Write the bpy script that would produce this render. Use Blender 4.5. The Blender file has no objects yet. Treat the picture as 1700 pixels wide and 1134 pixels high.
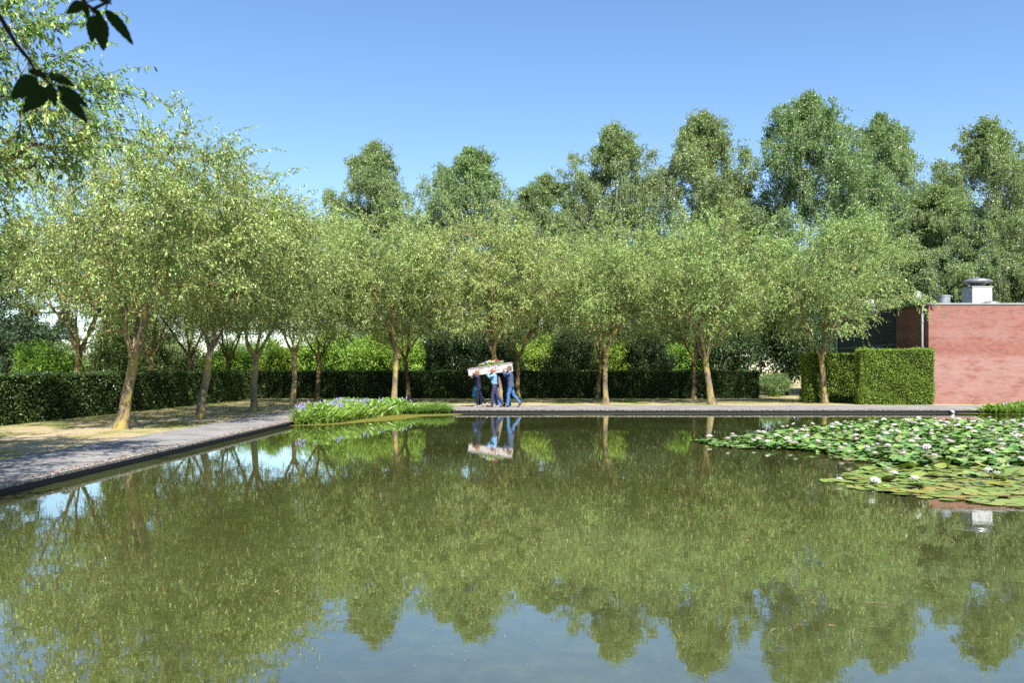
import bpy, bmesh, math, random
import numpy as np
from mathutils import Vector
R = math.radians
sc = bpy.context.scene
col = sc.collection

# ------------------------------------------------------------------ camera
cam = bpy.data.cameras.new('camera'); camo = bpy.data.objects.new('camera', cam); col.objects.link(camo)
camo.location = (0, 0, 1.745); camo.rotation_euler = (R(90), 0, 0)
cam.sensor_width = 36; cam.lens = 29.65; cam.shift_y = 0.0294
cam.clip_start = 0.05; cam.clip_end = 3000
cam.dof.use_dof = True; cam.dof.focus_distance = 34; cam.dof.aperture_fstop = 6.3
sc.camera = camo
# ------------------------------------------------------------------ sky, sun, exposure
w = bpy.data.worlds.new('World'); sc.world = w; w.use_nodes = True
nt = w.node_tree
sky = nt.nodes.new('ShaderNodeTexSky'); sky.sky_type = 'NISHITA'; sky.sun_disc = False
sky.sun_elevation = R(49); sky.sun_rotation = R(165.5)
sky.air_density = 1.0; sky.dust_density = 0.15; sky.ozone_density = 2.4
bg = nt.nodes['Background']; bg.inputs['Strength'].default_value = 0.092
hsk = nt.nodes.new('ShaderNodeHueSaturation'); hsk.inputs['Saturation'].default_value = 1.12; hsk.inputs['Hue'].default_value = .5035
nt.links.new(sky.outputs[0], hsk.inputs['Color']); nt.links.new(hsk.outputs[0], bg.inputs[0])
sl = bpy.data.lights.new('sun', 'SUN'); sl.energy = 5.0; sl.angle = R(0.5); sl.color = (1.0, 0.955, 0.88)
so = bpy.data.objects.new('sun', sl); col.objects.link(so)
to_sun = Vector((0.28 * math.cos(R(49)), -0.96 * math.cos(R(49)), math.sin(R(49))))
so.rotation_euler = to_sun.to_track_quat('Z', 'Y').to_euler(); so.location = (10, -30, 40)
sc.view_settings.view_transform = 'Standard'; sc.view_settings.look = 'None'
sc.view_settings.exposure = 1.25; sc.view_settings.gamma = 1.0
sc.cycles.use_denoising = False
sc.cycles.max_bounces = 8; sc.cycles.diffuse_bounces = 5; sc.cycles.glossy_bounces = 2
sc.cycles.transmission_bounces = 3; sc.cycles.transparent_max_bounces = 4
sc.cycles.caustics_reflective = False; sc.cycles.caustics_refractive = False

GZ = 0.145          # level of the path and lawn above the water

# ------------------------------------------------------------------ tagging
def tag(o, label=None, cat=None, group=None, kind=None):
    if label: o['label'] = label
    if cat: o['category'] = cat
    if group: o['group'] = group
    if kind: o['kind'] = kind
    return o
def empty(name, loc, rz=0.0, s=1.0):
    o = bpy.data.objects.new(name, None); col.objects.link(o)
    o.location = loc; o.rotation_euler = (0, 0, rz); o.scale = (s, s, s); o.empty_display_size = .3
    return o
def link(name, me, parent=None, mat=None):
    o = bpy.data.objects.new(name, me); col.objects.link(o)
    if parent: o.parent = parent
    if mat and not me.materials: me.materials.append(mat)
    return o

# ------------------------------------------------------------------ meshes from arrays
def mesh_np(name, V, F, mat=None, smooth=False):
    """V (n,3); F list of int arrays (m,k)."""
    me = bpy.data.meshes.new(name)
    V = np.asarray(V, dtype=np.float32)
    if isinstance(F, np.ndarray): F = [F]
    F = [f for f in F if len(f)]
    tot = sum(f.size for f in F); n = sum(len(f) for f in F)
    me.vertices.add(len(V)); me.vertices.foreach_set('co', V.ravel())
    me.loops.add(tot); me.polygons.add(n)
    me.loops.foreach_set('vertex_index', np.concatenate([f.ravel() for f in F]).astype(np.int32))
    st = np.concatenate([np.full(len(f), f.shape[1]) for f in F]); start = np.concatenate([[0], np.cumsum(st)[:-1]])
    me.polygons.foreach_set('loop_start', start.astype(np.int32))
    me.update(calc_edges=True)
    me.polygons.foreach_set('use_smooth', np.full(n, bool(smooth)))
    if mat: me.materials.append(mat)
    return me
class MB:
    """collects boxes, tubes and lathes into one mesh"""
    def __init__(s): s.v = []; s.f = {}; s.n = 0
    def add(s, V, faces):
        V = np.asarray(V, float)
        for f in faces: s.f.setdefault(len(f), []).append([i + s.n for i in f])
        s.v.append(V); s.n += len(V)
        return s
    def box(s, a, b):
        x0, y0, z0 = a; x1, y1, z1 = b
        V = [(x0,y0,z0),(x1,y0,z0),(x1,y1,z0),(x0,y1,z0),(x0,y0,z1),(x1,y0,z1),(x1,y1,z1),(x0,y1,z1)]
        return s.add(V, [(0,3,2,1),(4,5,6,7),(0,1,5,4),(1,2,6,5),(2,3,7,6),(3,0,4,7)])
    def tube(s, P, rad, n=10, cap=True):
        P = [Vector(p) for p in P]; m = len(P); V = []
        prev = None
        for i, p in enumerate(P):
            t = (P[min(i+1, m-1)] - P[max(i-1, 0)]).normalized()
            if prev is None:
                ref = Vector((0,1,0)) if abs(t.y) < .9 else Vector((1,0,0))
                a = (ref - t * ref.dot(t)).normalized()
            else: a = (prev - t * prev.dot(t)).normalized()
            prev = a; b = t.cross(a)
            r = rad[i] if not isinstance(rad, (int, float)) else rad
            ra, rb = r if isinstance(r, tuple) else (r, r)
            for k in range(n):
                an = 2*math.pi*k/n; V.append(p + a*(ra*math.cos(an)) + b*(rb*math.sin(an)))
        F = [(i*n+k, i*n+(k+1)%n, (i+1)*n+(k+1)%n, (i+1)*n+k) for i in range(m-1) for k in range(n)]
        if cap: F += [tuple(range(n))[::-1], tuple((m-1)*n+k for k in range(n))]
        return s.add([tuple(v) for v in V], F)
    def ell(s, c, r, n=12, m=8, tilt=0.0):
        V = []; F = []
        ct, stt = math.cos(tilt), math.sin(tilt)
        for i in range(m+1):
            ph = math.pi*i/m
            for k in range(n):
                th = 2*math.pi*k/n
                x, y, z = r[0]*math.sin(ph)*math.cos(th), r[1]*math.sin(ph)*math.sin(th), r[2]*math.cos(ph)
                V.append((c[0]+x*ct+z*stt, c[1]+y, c[2]-x*stt+z*ct))
        for i in range(m):
            for k in range(n): F.append((i*n+k, (i+1)*n+k, (i+1)*n+(k+1)%n, i*n+(k+1)%n))
        return s.add(V, F)
    def lathe(s, c, prof, n=24):
        V = [(c[0]+r*math.cos(2*math.pi*k/n), c[1]+r*math.sin(2*math.pi*k/n), c[2]+z) for r, z in prof for k in range(n)]
        m = len(prof)
        F = [(i*n+k, i*n+(k+1)%n, (i+1)*n+(k+1)%n, (i+1)*n+k) for i in range(m-1) for k in range(n)]
        F += [tuple(range(n))[::-1], tuple((m-1)*n+k for k in range(n))]
        return s.add(V, F)
    def mesh(s, name, mat=None, smooth=False, bevel=0):
        V = np.concatenate(s.v)
        me = mesh_np(name, V, [np.array(f) for f in s.f.values()], mat, smooth)
        if bevel:
            bm = bmesh.new(); bm.from_mesh(me)
            bmesh.ops.bevel(bm, geom=[e for e in bm.edges if e.calc_face_angle(0) > .5], offset=bevel, segments=2, affect='EDGES')
            bm.to_mesh(me); bm.free()
        return me
    def build(s, name, mat, parent=None, smooth=False, bevel=0): return link(name, s.mesh(name, mat, smooth, bevel), parent)

# ------------------------------------------------------------------ materials
def newmat(name):
    m = bpy.data.materials.new(name); m.use_nodes = True
    t = m.node_tree; b = t.nodes['Principled BSDF']
    return m, t, b
def ramp(t, fac, stops, interp='LINEAR'):
    r = t.nodes.new('ShaderNodeValToRGB'); r.color_ramp.interpolation = interp
    while len(r.color_ramp.elements) < len(stops): r.color_ramp.elements.new(.5)
    for e, (p, c) in zip(r.color_ramp.elements, stops):
        e.position = p; e.color = (*c, 1) if len(c) == 3 else c
    if fac is not None: t.links.new(fac, r.inputs[0])
    return r.outputs[0]
def noise(t, scale, detail=4, rough=.55, vec=None, dist=0, sc3=None):
    n = t.nodes.new('ShaderNodeTexNoise'); n.inputs['Scale'].default_value = scale
    n.inputs['Detail'].default_value = detail; n.inputs['Roughness'].default_value = rough; n.inputs['Distortion'].default_value = dist
    if vec is None:
        tc = t.nodes.new('ShaderNodeTexCoord'); vec = tc.outputs['Object']
    if sc3:
        mp = t.nodes.new('ShaderNodeMapping'); mp.inputs['Scale'].default_value = sc3
        t.links.new(vec, mp.inputs[0]); vec = mp.outputs[0]
    t.links.new(vec, n.inputs['Vector'])
    return n.outputs['Fac']
def mixc(t, fac, a, b, mode='MIX'):
    m = t.nodes.new('ShaderNodeMix'); m.data_type = 'RGBA'; m.blend_type = mode
    for s, i in ((fac, 0), (a, 6), (b, 7)):
        if isinstance(s, (int, float)): m.inputs[i].default_value = s
        elif isinstance(s, tuple): m.inputs[i].default_value = (*s, 1)
        else: t.links.new(s, m.inputs[i])
    return m.outputs[2]
def bump(t, b, h, strength=.3, dist=.02):
    n = t.nodes.new('ShaderNodeBump'); n.inputs['Strength'].default_value = strength; n.inputs['Distance'].default_value = dist
    t.links.new(h, n.inputs['Height']); t.links.new(n.outputs[0], b.inputs['Normal'])
def simple(name, c, rough=.6, var=.15, scale=6, metal=0, spec=.4, bmp=0):
    m, t, b = newmat(name)
    f = noise(t, scale)
    lo = tuple(max(0, x*(1-var)) for x in c); hi = tuple(min(1, x*(1+var)) for x in c)
    t.links.new(ramp(t, f, [(.3, lo), (.7, hi)]), b.inputs['Base Color'])
    b.inputs['Roughness'].default_value = rough; b.inputs['Metallic'].default_value = metal
    b.inputs['Specular IOR Level'].default_value = spec
    if bmp: bump(t, b, noise(t, scale*6), bmp, .01)
    return m
def leafmat(name, tones, trans=.28, rough=.5, spec=.35, varscale=.5):
    """tones: 3 base colours, chosen leaf by leaf; slow variation from bough to bough"""
    m, t, b = newmat(name)
    g = t.nodes.new('ShaderNodeNewGeometry'); oi = t.nodes.new('ShaderNodeObjectInfo')
    c1 = ramp(t, g.outputs['Random Per Island'], [(0, tones[0]), (.5, tones[1]), (1, tones[2])])
    f = noise(t, varscale, 3, .6)
    hs = t.nodes.new('ShaderNodeHueSaturation')
    mr = t.nodes.new('ShaderNodeMapRange'); mr.inputs[1].default_value = .3; mr.inputs[2].default_value = .7
    mr.inputs[3].default_value = .78; mr.inputs[4].default_value = 1.25
    t.links.new(f, mr.inputs[0]); t.links.new(mr.outputs[0], hs.inputs['Value'])
    mr2 = t.nodes.new('ShaderNodeMapRange'); mr2.inputs[3].default_value = .485; mr2.inputs[4].default_value = .512
    t.links.new(oi.outputs['Random'], mr2.inputs[0]); t.links.new(mr2.outputs[0], hs.inputs['Hue'])
    t.links.new(c1, hs.inputs['Color'])
    t.links.new(hs.outputs[0], b.inputs['Base Color'])
    b.inputs['Roughness'].default_value = rough; b.inputs['Specular IOR Level'].default_value = spec
    tr = t.nodes.new('ShaderNodeBsdfTranslucent'); mx = t.nodes.new('ShaderNodeMixShader'); mx.inputs[0].default_value = trans
    gm = mixc(t, .5, hs.outputs[0], (.30, .46, .09), 'MIX')
    t.links.new(gm, tr.inputs[0])
    t.links.new(b.outputs[0], mx.inputs[1]); t.links.new(tr.outputs[0], mx.inputs[2])
    t.links.new(mx.outputs[0], t.nodes['Material Output'].inputs[0])
    return m
def barkmat(name, base, lichen, amount=.5, scale=5):
    m, t, b = newmat(name)
    f1 = noise(t, scale, 6, .65, sc3=(1.6, 1.6, .7)); f2 = noise(t, 2.2, 5, .6, sc3=(1, 1, .6))
    c = ramp(t, f1, [(.3, tuple(x*.45 for x in base)), (.55, base), (.75, tuple(min(1, x*1.5) for x in base))])
    k = ramp(t, f2, [(.55-amount*.3, (0,0,0)), (.72-amount*.3, (1,1,1))])
    t.links.new(mixc(t, k, c, lichen), b.inputs['Base Color'])
    b.inputs['Roughness'].default_value = .9; b.inputs['Specular IOR Level'].default_value = .15
    bump(t, b, noise(t, 18, 6, .7, sc3=(1, 1, .35)), .7, .03)
    return m

M = {}
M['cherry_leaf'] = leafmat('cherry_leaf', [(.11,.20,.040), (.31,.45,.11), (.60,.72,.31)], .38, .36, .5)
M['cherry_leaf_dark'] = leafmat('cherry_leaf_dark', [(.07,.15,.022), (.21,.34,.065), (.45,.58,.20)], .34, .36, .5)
M['birch_leaf'] = leafmat('birch_leaf', [(0.0685,0.1233,0.03288), (0.137,0.2261,0.05754), (0.274,0.3699,0.1233)], .30, .38, .5, varscale=.35)
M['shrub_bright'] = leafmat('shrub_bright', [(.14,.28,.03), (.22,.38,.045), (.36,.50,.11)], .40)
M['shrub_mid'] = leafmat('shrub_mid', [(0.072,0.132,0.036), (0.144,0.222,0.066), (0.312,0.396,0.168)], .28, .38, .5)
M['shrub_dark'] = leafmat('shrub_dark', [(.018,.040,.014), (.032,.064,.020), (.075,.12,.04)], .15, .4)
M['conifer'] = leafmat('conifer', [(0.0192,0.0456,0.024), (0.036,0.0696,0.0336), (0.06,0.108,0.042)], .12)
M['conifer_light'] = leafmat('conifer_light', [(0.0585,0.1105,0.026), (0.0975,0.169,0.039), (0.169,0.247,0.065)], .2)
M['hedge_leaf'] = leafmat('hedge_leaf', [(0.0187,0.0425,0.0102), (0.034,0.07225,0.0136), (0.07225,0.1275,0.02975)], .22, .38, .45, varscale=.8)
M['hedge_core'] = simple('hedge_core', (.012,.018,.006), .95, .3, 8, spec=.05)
M['yew_leaf'] = leafmat('yew_leaf', [(0.1013,0.162,0.0189), (0.1755,0.27,0.0297), (0.27,0.3915,0.06075)], .2, .5, varscale=1.5)
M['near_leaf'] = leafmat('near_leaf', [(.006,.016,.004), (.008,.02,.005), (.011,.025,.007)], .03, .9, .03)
M['bark'] = barkmat('cherry_bark', (.17,.135,.095), (.32,.25,.075), .36)
M['bark_dark'] = barkmat('dark_bark', (.10,.075,.05), (.22,.17,.05), .35)
M['birch_bark'] = barkmat('birch_bark', (.55,.52,.48), (.07,.06,.05), .25)
M['conifer_bark'] = barkmat('conifer_bark', (.09,.06,.04), (.12,.11,.08), .3)

# lawn: dry straw with green patches
m, t, b = newmat('dry_lawn'); M['lawn'] = m
tc = t.nodes.new('ShaderNodeTexCoord'); ob = tc.outputs['Object']
c = ramp(t, noise(t, .55, 6, .62, ob, sc3=(1, .6, 1)), [(.32, (.11,.18,.025)), (.43, (.23,.235,.07)), (.50, (.41,.33,.195)), (.72, (.48,.40,.27))])
c2 = ramp(t, noise(t, 22, 4, .7, ob), [(.3, (.55,.55,.55)), (.7, (1.15,1.15,1.15))])
t.links.new(mixc(t, 1.0, c, c2, 'MULTIPLY'), b.inputs['Base Color']); b.inputs['Roughness'].default_value = .95
b.inputs['Specular IOR Level'].default_value = .1
bump(t, b, noise(t, 40, 5, .7, ob), .8, .03)
# path: weathered exposed-aggregate concrete
m, t, b = newmat('path_concrete'); M['path'] = m
tc = t.nodes.new('ShaderNodeTexCoord'); ob = tc.outputs['Object']
c = ramp(t, noise(t, 1.1, 6, .6, ob), [(.3, (.155,.146,.142)), (.5, (.21,.20,.195)), (.7, (.265,.255,.245))])
c2 = ramp(t, noise(t, 45, 3, .7, ob), [(.3, (.6,.6,.6)), (.5, (1,1,1)), (.72, (1.3,1.28,1.22))])
c = mixc(t, 1.0, c, c2, 'MULTIPLY')
vo = t.nodes.new('ShaderNodeTexVoronoi'); vo.feature = 'DISTANCE_TO_EDGE'; vo.inputs['Scale'].default_value = .45
nz = t.nodes.new('ShaderNodeTexNoise'); nz.inputs['Scale'].default_value = 1.6
mpx = t.nodes.new('ShaderNodeVectorMath'); mpx.operation = 'ADD'; t.links.new(ob, nz.inputs['Vector']); t.links.new(ob, mpx.inputs[0]); t.links.new(nz.outputs['Color'], mpx.inputs[1])
t.links.new(mpx.outputs[0], vo.inputs['Vector'])
crack = ramp(t, vo.outputs['Distance'], [(0, (.45,.42,.4)), (.012, (1,1,1))])
t.links.new(mixc(t, 1.0, c, crack, 'MULTIPLY'), b.inputs['Base Color']); b.inputs['Roughness'].default_value = .9
b.inputs['Specular IOR Level'].default_value = .2
bump(t, b, noise(t, 60, 4, .7, ob), .6, .01)
m, t, b = newmat('kerb_pebble'); M['kerb'] = m
vo = t.nodes.new('ShaderNodeTexVoronoi'); vo.inputs['Scale'].default_value = 38
tc = t.nodes.new('ShaderNodeTexCoord'); t.links.new(tc.outputs['Object'], vo.inputs['Vector'])
hsv = t.nodes.new('ShaderNodeSeparateColor'); t.links.new(vo.outputs['Color'], hsv.inputs[0])
c = ramp(t, hsv.outputs[0], [(0, (.05,.042,.037)), (.4, (.14,.125,.11)), (.8, (.24,.22,.20)), (1, (.36,.34,.31))])
t.links.new(c, b.inputs['Base Color']); b.inputs['Roughness'].default_value = .85; bump(t, b, vo.outputs['Distance'], .8, .02)
M['pond_wall'] = simple('pond_wall', (.006,.006,.007), .7, .5, 3, bmp=.3)
# pond water: still and olive, murky with weed just under the surface
m, t, b = newmat('pond_water'); M['water'] = m
tc = t.nodes.new('ShaderNodeTexCoord'); ob = tc.outputs['Object']
big = noise(t, .16, 4, .6, ob); fine = noise(t, 5.0, 6, .72, ob, .4)
c = ramp(t, big, [(.30, (.040,.041,.010)), (.5, (.056,.063,.019)), (.66, (.082,.094,.036))])
c2 = ramp(t, fine, [(.3, (.8,.8,.75)), (.5, (1,1,1)), (.68, (1.3,1.3,1.2))])
c = mixc(t, 1.0, c, c2, 'MULTIPLY')
df = t.nodes.new('ShaderNodeBsdfDiffuse'); t.links.new(c, df.inputs[0])
gl = t.nodes.new('ShaderNodeBsdfGlossy'); gl.inputs['Roughness'].default_value = .012; gl.inputs[0].default_value = (.93,.95,.93,1)
fr = t.nodes.new('ShaderNodeFresnel'); fr.inputs['IOR'].default_value = 1.33
mx = t.nodes.new('ShaderNodeMixShader'); pw = t.nodes.new('ShaderNodeMath'); pw.operation = 'POWER'; pw.inputs[1].default_value = .55; t.links.new(fr.outputs[0], pw.inputs[0]); t.links.new(pw.outputs[0], mx.inputs[0]); t.links.new(df.outputs[0], mx.inputs[1]); t.links.new(gl.outputs[0], mx.inputs[2])
bn = t.nodes.new('ShaderNodeBump'); bn.inputs['Strength'].default_value = .022; bn.inputs['Distance'].default_value = .03
t.links.new(noise(t, 3.2, 3, .55, ob), bn.inputs['Height'])
t.links.new(bn.outputs[0], gl.inputs['Normal'])
t.links.new(mx.outputs[0], t.nodes['Material Output'].inputs[0])
# brick
m, t, b = newmat('red_brick'); M['brick'] = m
tc = t.nodes.new('ShaderNodeTexCoord'); sx = t.nodes.new('ShaderNodeSeparateXYZ'); t.links.new(tc.outputs['Object'], sx.inputs[0])
ad = t.nodes.new('ShaderNodeMath'); ad.operation = 'ADD'; t.links.new(sx.outputs[0], ad.inputs[0]); t.links.new(sx.outputs[1], ad.inputs[1])
cb = t.nodes.new('ShaderNodeCombineXYZ'); t.links.new(ad.outputs[0], cb.inputs[0]); t.links.new(sx.outputs[2], cb.inputs[1])
br = t.nodes.new('ShaderNodeTexBrick'); t.links.new(cb.outputs[0], br.inputs['Vector'])
br.inputs['Scale'].default_value = 1; br.inputs['Brick Width'].default_value = .22; br.inputs['Row Height'].default_value = .066
br.inputs['Mortar Size'].default_value = .011; br.inputs['Mortar Smooth'].default_value = .2; br.inputs['Bias'].default_value = -.1
br.inputs['Color1'].default_value = (.29,.080,.048,1); br.inputs['Color2'].default_value = (.17,.042,.030,1); br.inputs['Mortar'].default_value = (.15,.12,.105,1)
mp = t.nodes.new('ShaderNodeMapping'); mp.inputs['Scale'].default_value = (.35, 1.0, 1); t.links.new(cb.outputs[0], mp.inputs[0])
e1 = noise(t, 2.6, 10, .78, mp.outputs[0])
zr = ramp(t, None, [(0, (.35,.35,.35)), (.08, (.8,.8,.8)), (.46, (1,1,1)), (.53, (.15,.15,.15)), (.60, (.15,.15,.15)), (.68, (.6,.6,.6)), (1, (.3,.3,.3))])
zn = zr.node; dv = t.nodes.new('ShaderNodeMath'); dv.operation = 'DIVIDE'; dv.inputs[1].default_value = 5.1; t.links.new(sx.outputs[2], dv.inputs[0]); t.links.new(dv.outputs[0], zn.inputs[0])
e2 = ramp(t, e1, [(.40, (.0,.0,.0)), (.47, (.42,.42,.42)), (.60, (.72,.72,.72))])
eff = mixc(t, 1.0, e2, zr, 'MULTIPLY')
c = mixc(t, eff, br.outputs['Color'], (.31,.20,.18))
t.links.new(c, b.inputs['Base Color']); b.inputs['Roughness'].default_value = .85; b.inputs['Specular IOR Level'].default_value = .2
bump(t, b, br.outputs['Fac'], -.5, .008)
m, t, b = newmat('green_cladding'); M['clad'] = m
wv = t.nodes.new('ShaderNodeTexWave'); wv.bands_direction = 'Y'; wv.inputs['Scale'].default_value = 1.6
tc = t.nodes.new('ShaderNodeTexCoord'); t.links.new(tc.outputs['Object'], wv.inputs['Vector'])
t.links.new(ramp(t, noise(t, 1.5), [(.3, (.018,.034,.030)), (.7, (.028,.048,.042))]), b.inputs['Base Color']); b.inputs['Roughness'].default_value = .75; bump(t, b, wv.outputs['Fac'], .4, .02)
M['coping'] = simple('coping', (0.2356,0.2356,0.228), .5, .12, 2)
M['white_metal'] = simple('white_metal', (0.4872,0.4811,0.4872), .45, .08, 3)
M['galv'] = simple('galvanised', (0.341,0.352,0.363), .35, .18, 5, metal=.7)
M['roofing'] = simple('roofing', (.10,.10,.10), .9, .2, 2)
M['pvc'] = simple('grey_pipe', (0.33,0.35,0.39), .4, .1, 3)
M['algae'] = simple('algae', (0.12,0.115,0.0175), .8, .35, 9, spec=.2, bmp=.3)
M['skin'] = simple('skin', (0.286,0.1595,0.11), .55, .08, 12)
M['skin_pale'] = simple('skin_pale', (0.3,0.165,0.125), .55, .08, 12)
M['eye'] = simple('eye', (.03,.025,.02), .3, .05)
M['navy'] = simple('navy_cloth', (.011,.013,.032), .85, .25, 14, spec=.2, bmp=.3)
M['trouser'] = simple('trouser_cloth', (.038,.038,.085), .85, .25, 14, spec=.2, bmp=.3)
M['shirt'] = simple('shirt_cloth', (.15,.29,.50), .85, .10, 10, spec=.2, bmp=.3)
M['blazer'] = simple('blazer_cloth', (.050,.070,.135), .9, .35, 40, spec=.2, bmp=.4)
M['jeans'] = simple('jeans_cloth', (0.052,0.128,0.272), .9, .3, 12, spec=.2, bmp=.4)
M['jeans_dark'] = simple('dark_jeans_cloth', (0.0175,0.03,0.065), .9, .3, 12, spec=.2, bmp=.3)
M['blue_cloth'] = simple('blue_cloth', (0.05,0.21,0.4), .8, .12, 8, spec=.2)
M['hair_red'] = simple('hair_red', (0.21,0.09,0.0325), .6, .35, 30)
M['hair_grey'] = simple('hair_grey', (0.078,0.066,0.06), .6, .4, 40)
M['hair_bald'] = simple('hair_thin', (0.25,0.18,0.15), .6, .15, 40)
M['shoe_dark'] = simple('shoe_dark', (.04,.038,.045), .45, .2)
M['shoe_light'] = simple('shoe_light', (0.31,0.29,0.3), .5, .1)
m, t, b = newmat('coffin_print'); M['coffin'] = m
tc = t.nodes.new('ShaderNodeTexCoord')
c = ramp(t, noise(t, 3.6, 5, .65, tc.outputs['Object'], 1.5), [(.34, (.22,.15,.18)), (.42, (.38,.33,.32)), (.54, (.42,.38,.36)), (.63, (.38,.31,.26)), (.70, (.24,.23,.32))])
t.links.new(c, b.inputs['Base Color']); b.inputs['Roughness'].default_value = .45
M['lid'] = simple('coffin_lid', (0.2916,0.2673,0.2673), .45, .10, 4)

# ------------------------------------------------------------------ ground, path, kerb, water
PX0, PX1, PY0, PY1 = -7.15, 31.0, 1.3, 35.3      # pond
def frame_sheet(name, ax, bx, ay, by, hx0, hx1, hy0, hy1, z, mat, cell=None):
    xs = sorted({ax, hx0, hx1, bx}); ys = sorted({ay, hy0, hy1, by})
    V = [(x, y, z) for y in ys for x in xs]; nx = len(xs); F = []
    for j in range(len(ys)-1):
        for i in range(nx-1):
            cx, cy = (xs[i]+xs[i+1])/2, (ys[j]+ys[j+1])/2
            if hx0 < cx < hx1 and hy0 < cy < hy1: continue
            F.append((j*nx+i, j*nx+i+1, (j+1)*nx+i+1, (j+1)*nx+i))
    mb = MB(); mb.add(V, F); return mb.build(name, mat)
g = frame_sheet('ground', -700, 700, -300, 1500, PX0-.3, PX1+.3, PY0-.3, PY1+.3, GZ-.006, M['lawn']); tag(g, kind='structure')
g = frame_sheet('path', -9.25, 33.2, -1.4, 40.0, PX0-.16, PX1+.16, PY0-.16, PY1+.16, GZ-.001, M['path']); tag(g, kind='structure')
# kerb: pebbled slab edge that oversails a dark wall
mb = MB()
rk = random.Random(4)
def kerb_run(p, q, axis, sgn):
    n = int(abs(q-p)/.22)
    for i in range(n):
        pass
def slab(x0, y0, x1, y1): mb.box((x0, y0, GZ-.035), (x1, y1, GZ+.004))
o_ = .05
slab(PX0-.17, PY0-.17, PX0+o_, PY1+.17); slab(PX1-o_, PY0-.17, PX1+.17, PY1+.17)
slab(PX0+o_, PY1-o_, PX1-o_, PY1+.17); slab(PX0+o_, PY0-.17, PX1-o_, PY0+o_)
g = mb.build('kerb', M['kerb']); tag(g, kind='structure')
mb = MB()
z0, z1 = -.8, GZ-.036
mb.box((PX0-.17, PY0-.17, z0), (PX0, PY1+.17, z1)); mb.box((PX1, PY0-.17, z0), (PX1+.17, PY1+.17, z1))
mb.box((PX0, PY1, z0), (PX1, PY1+.17, z1)); mb.box((PX0, PY0-.17, z0), (PX1, PY0, z1))
g = mb.build('pond_wall', M['pond_wall']); tag(g, kind='structure')
mb = MB(); mb.add([(PX0, PY0, 0), (PX1, PY0, 0), (PX1, PY1, 0), (PX0, PY1, 0)], [(0, 1, 2, 3)])
g = mb.build('water', M['water']); tag(g, kind='structure')

# ------------------------------------------------------------------ leaves
def nrm(a): return a / np.maximum(np.linalg.norm(a, axis=1, keepdims=True), 1e-9)
def leaf_arrays(P, D, L, W, rng, flat=.6, curl=.12, hexa=False):
    """P base points, D directions; returns verts and faces of folded leaves"""
    n = len(P); D = nrm(D)
    S = nrm(np.cross(D, np.array([0, 0, 1.0])) + rng.normal(0, flat, (n, 3))); S = nrm(S - D*(S*D).sum(1, keepdims=True))
    N = np.cross(S, D); N *= np.sign(N[:, 2:3] + 1e-6)
    L = (L * rng.uniform(.7, 1.25, n))[:, None]; Wd = L * W
    fold = N*Wd*.35
    if not hexa:
        V = np.stack([P, P + D*L*.45 + S*Wd + fold, P + D*L - N*L*curl, P + D*L*.45 - S*Wd + fold], 1).reshape(-1, 3)
        b = np.arange(n)[:, None]*4
        return V, np.concatenate([b + [0, 1, 2], b + [0, 2, 3]])
    V = np.stack([P, P + D*L*.25 + S*Wd*.75 + fold, P + D*L*.62 + S*Wd*.85 + fold*.8 - N*L*curl*.4, P + D*L - N*L*curl,
                  P + D*L*.62 - S*Wd*.85 + fold*.8 - N*L*curl*.4, P + D*L*.25 - S*Wd*.75 + fold, P + D*L*.5 - N*L*curl*.3], 1).reshape(-1, 3)
    b = np.arange(n)[:, None]*7
    return V, np.concatenate([b + [0, 1, 6], b + [1, 2, 6], b + [2, 3, 6], b + [3, 4, 6], b + [4, 5, 6], b + [5, 0, 6]])

# ------------------------------------------------------------------ trees
def frusta(P0, P1, r0, r1, n):
    """many tapered prisms at once"""
    m = len(P0)
    if m == 0: return np.zeros((0, 3)), np.zeros((0, 4), int)
    T = nrm(P1 - P0); ref = np.where(np.abs(T[:, 2:3]) < .9, np.array([[0, 0, 1.0]]), np.array([[1.0, 0, 0]]))
    A = nrm(np.cross(T, ref)); B = np.cross(T, A)
    an = 2*np.pi*np.arange(n)/n; ca, sa = np.cos(an)[None, :, None], np.sin(an)[None, :, None]
    ring = A[:, None]*ca + B[:, None]*sa
    V = np.concatenate([P0[:, None] + ring*r0[:, None, None], P1[:, None] + ring*r1[:, None, None]], 1).reshape(-1, 3)
    b = np.arange(m)[:, None, None]*2*n; k = np.arange(n)
    F = np.stack([k, (k+1) % n, n + (k+1) % n, n + k], 1)[None] + b
    return V, F.reshape(-1, 4)
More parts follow.
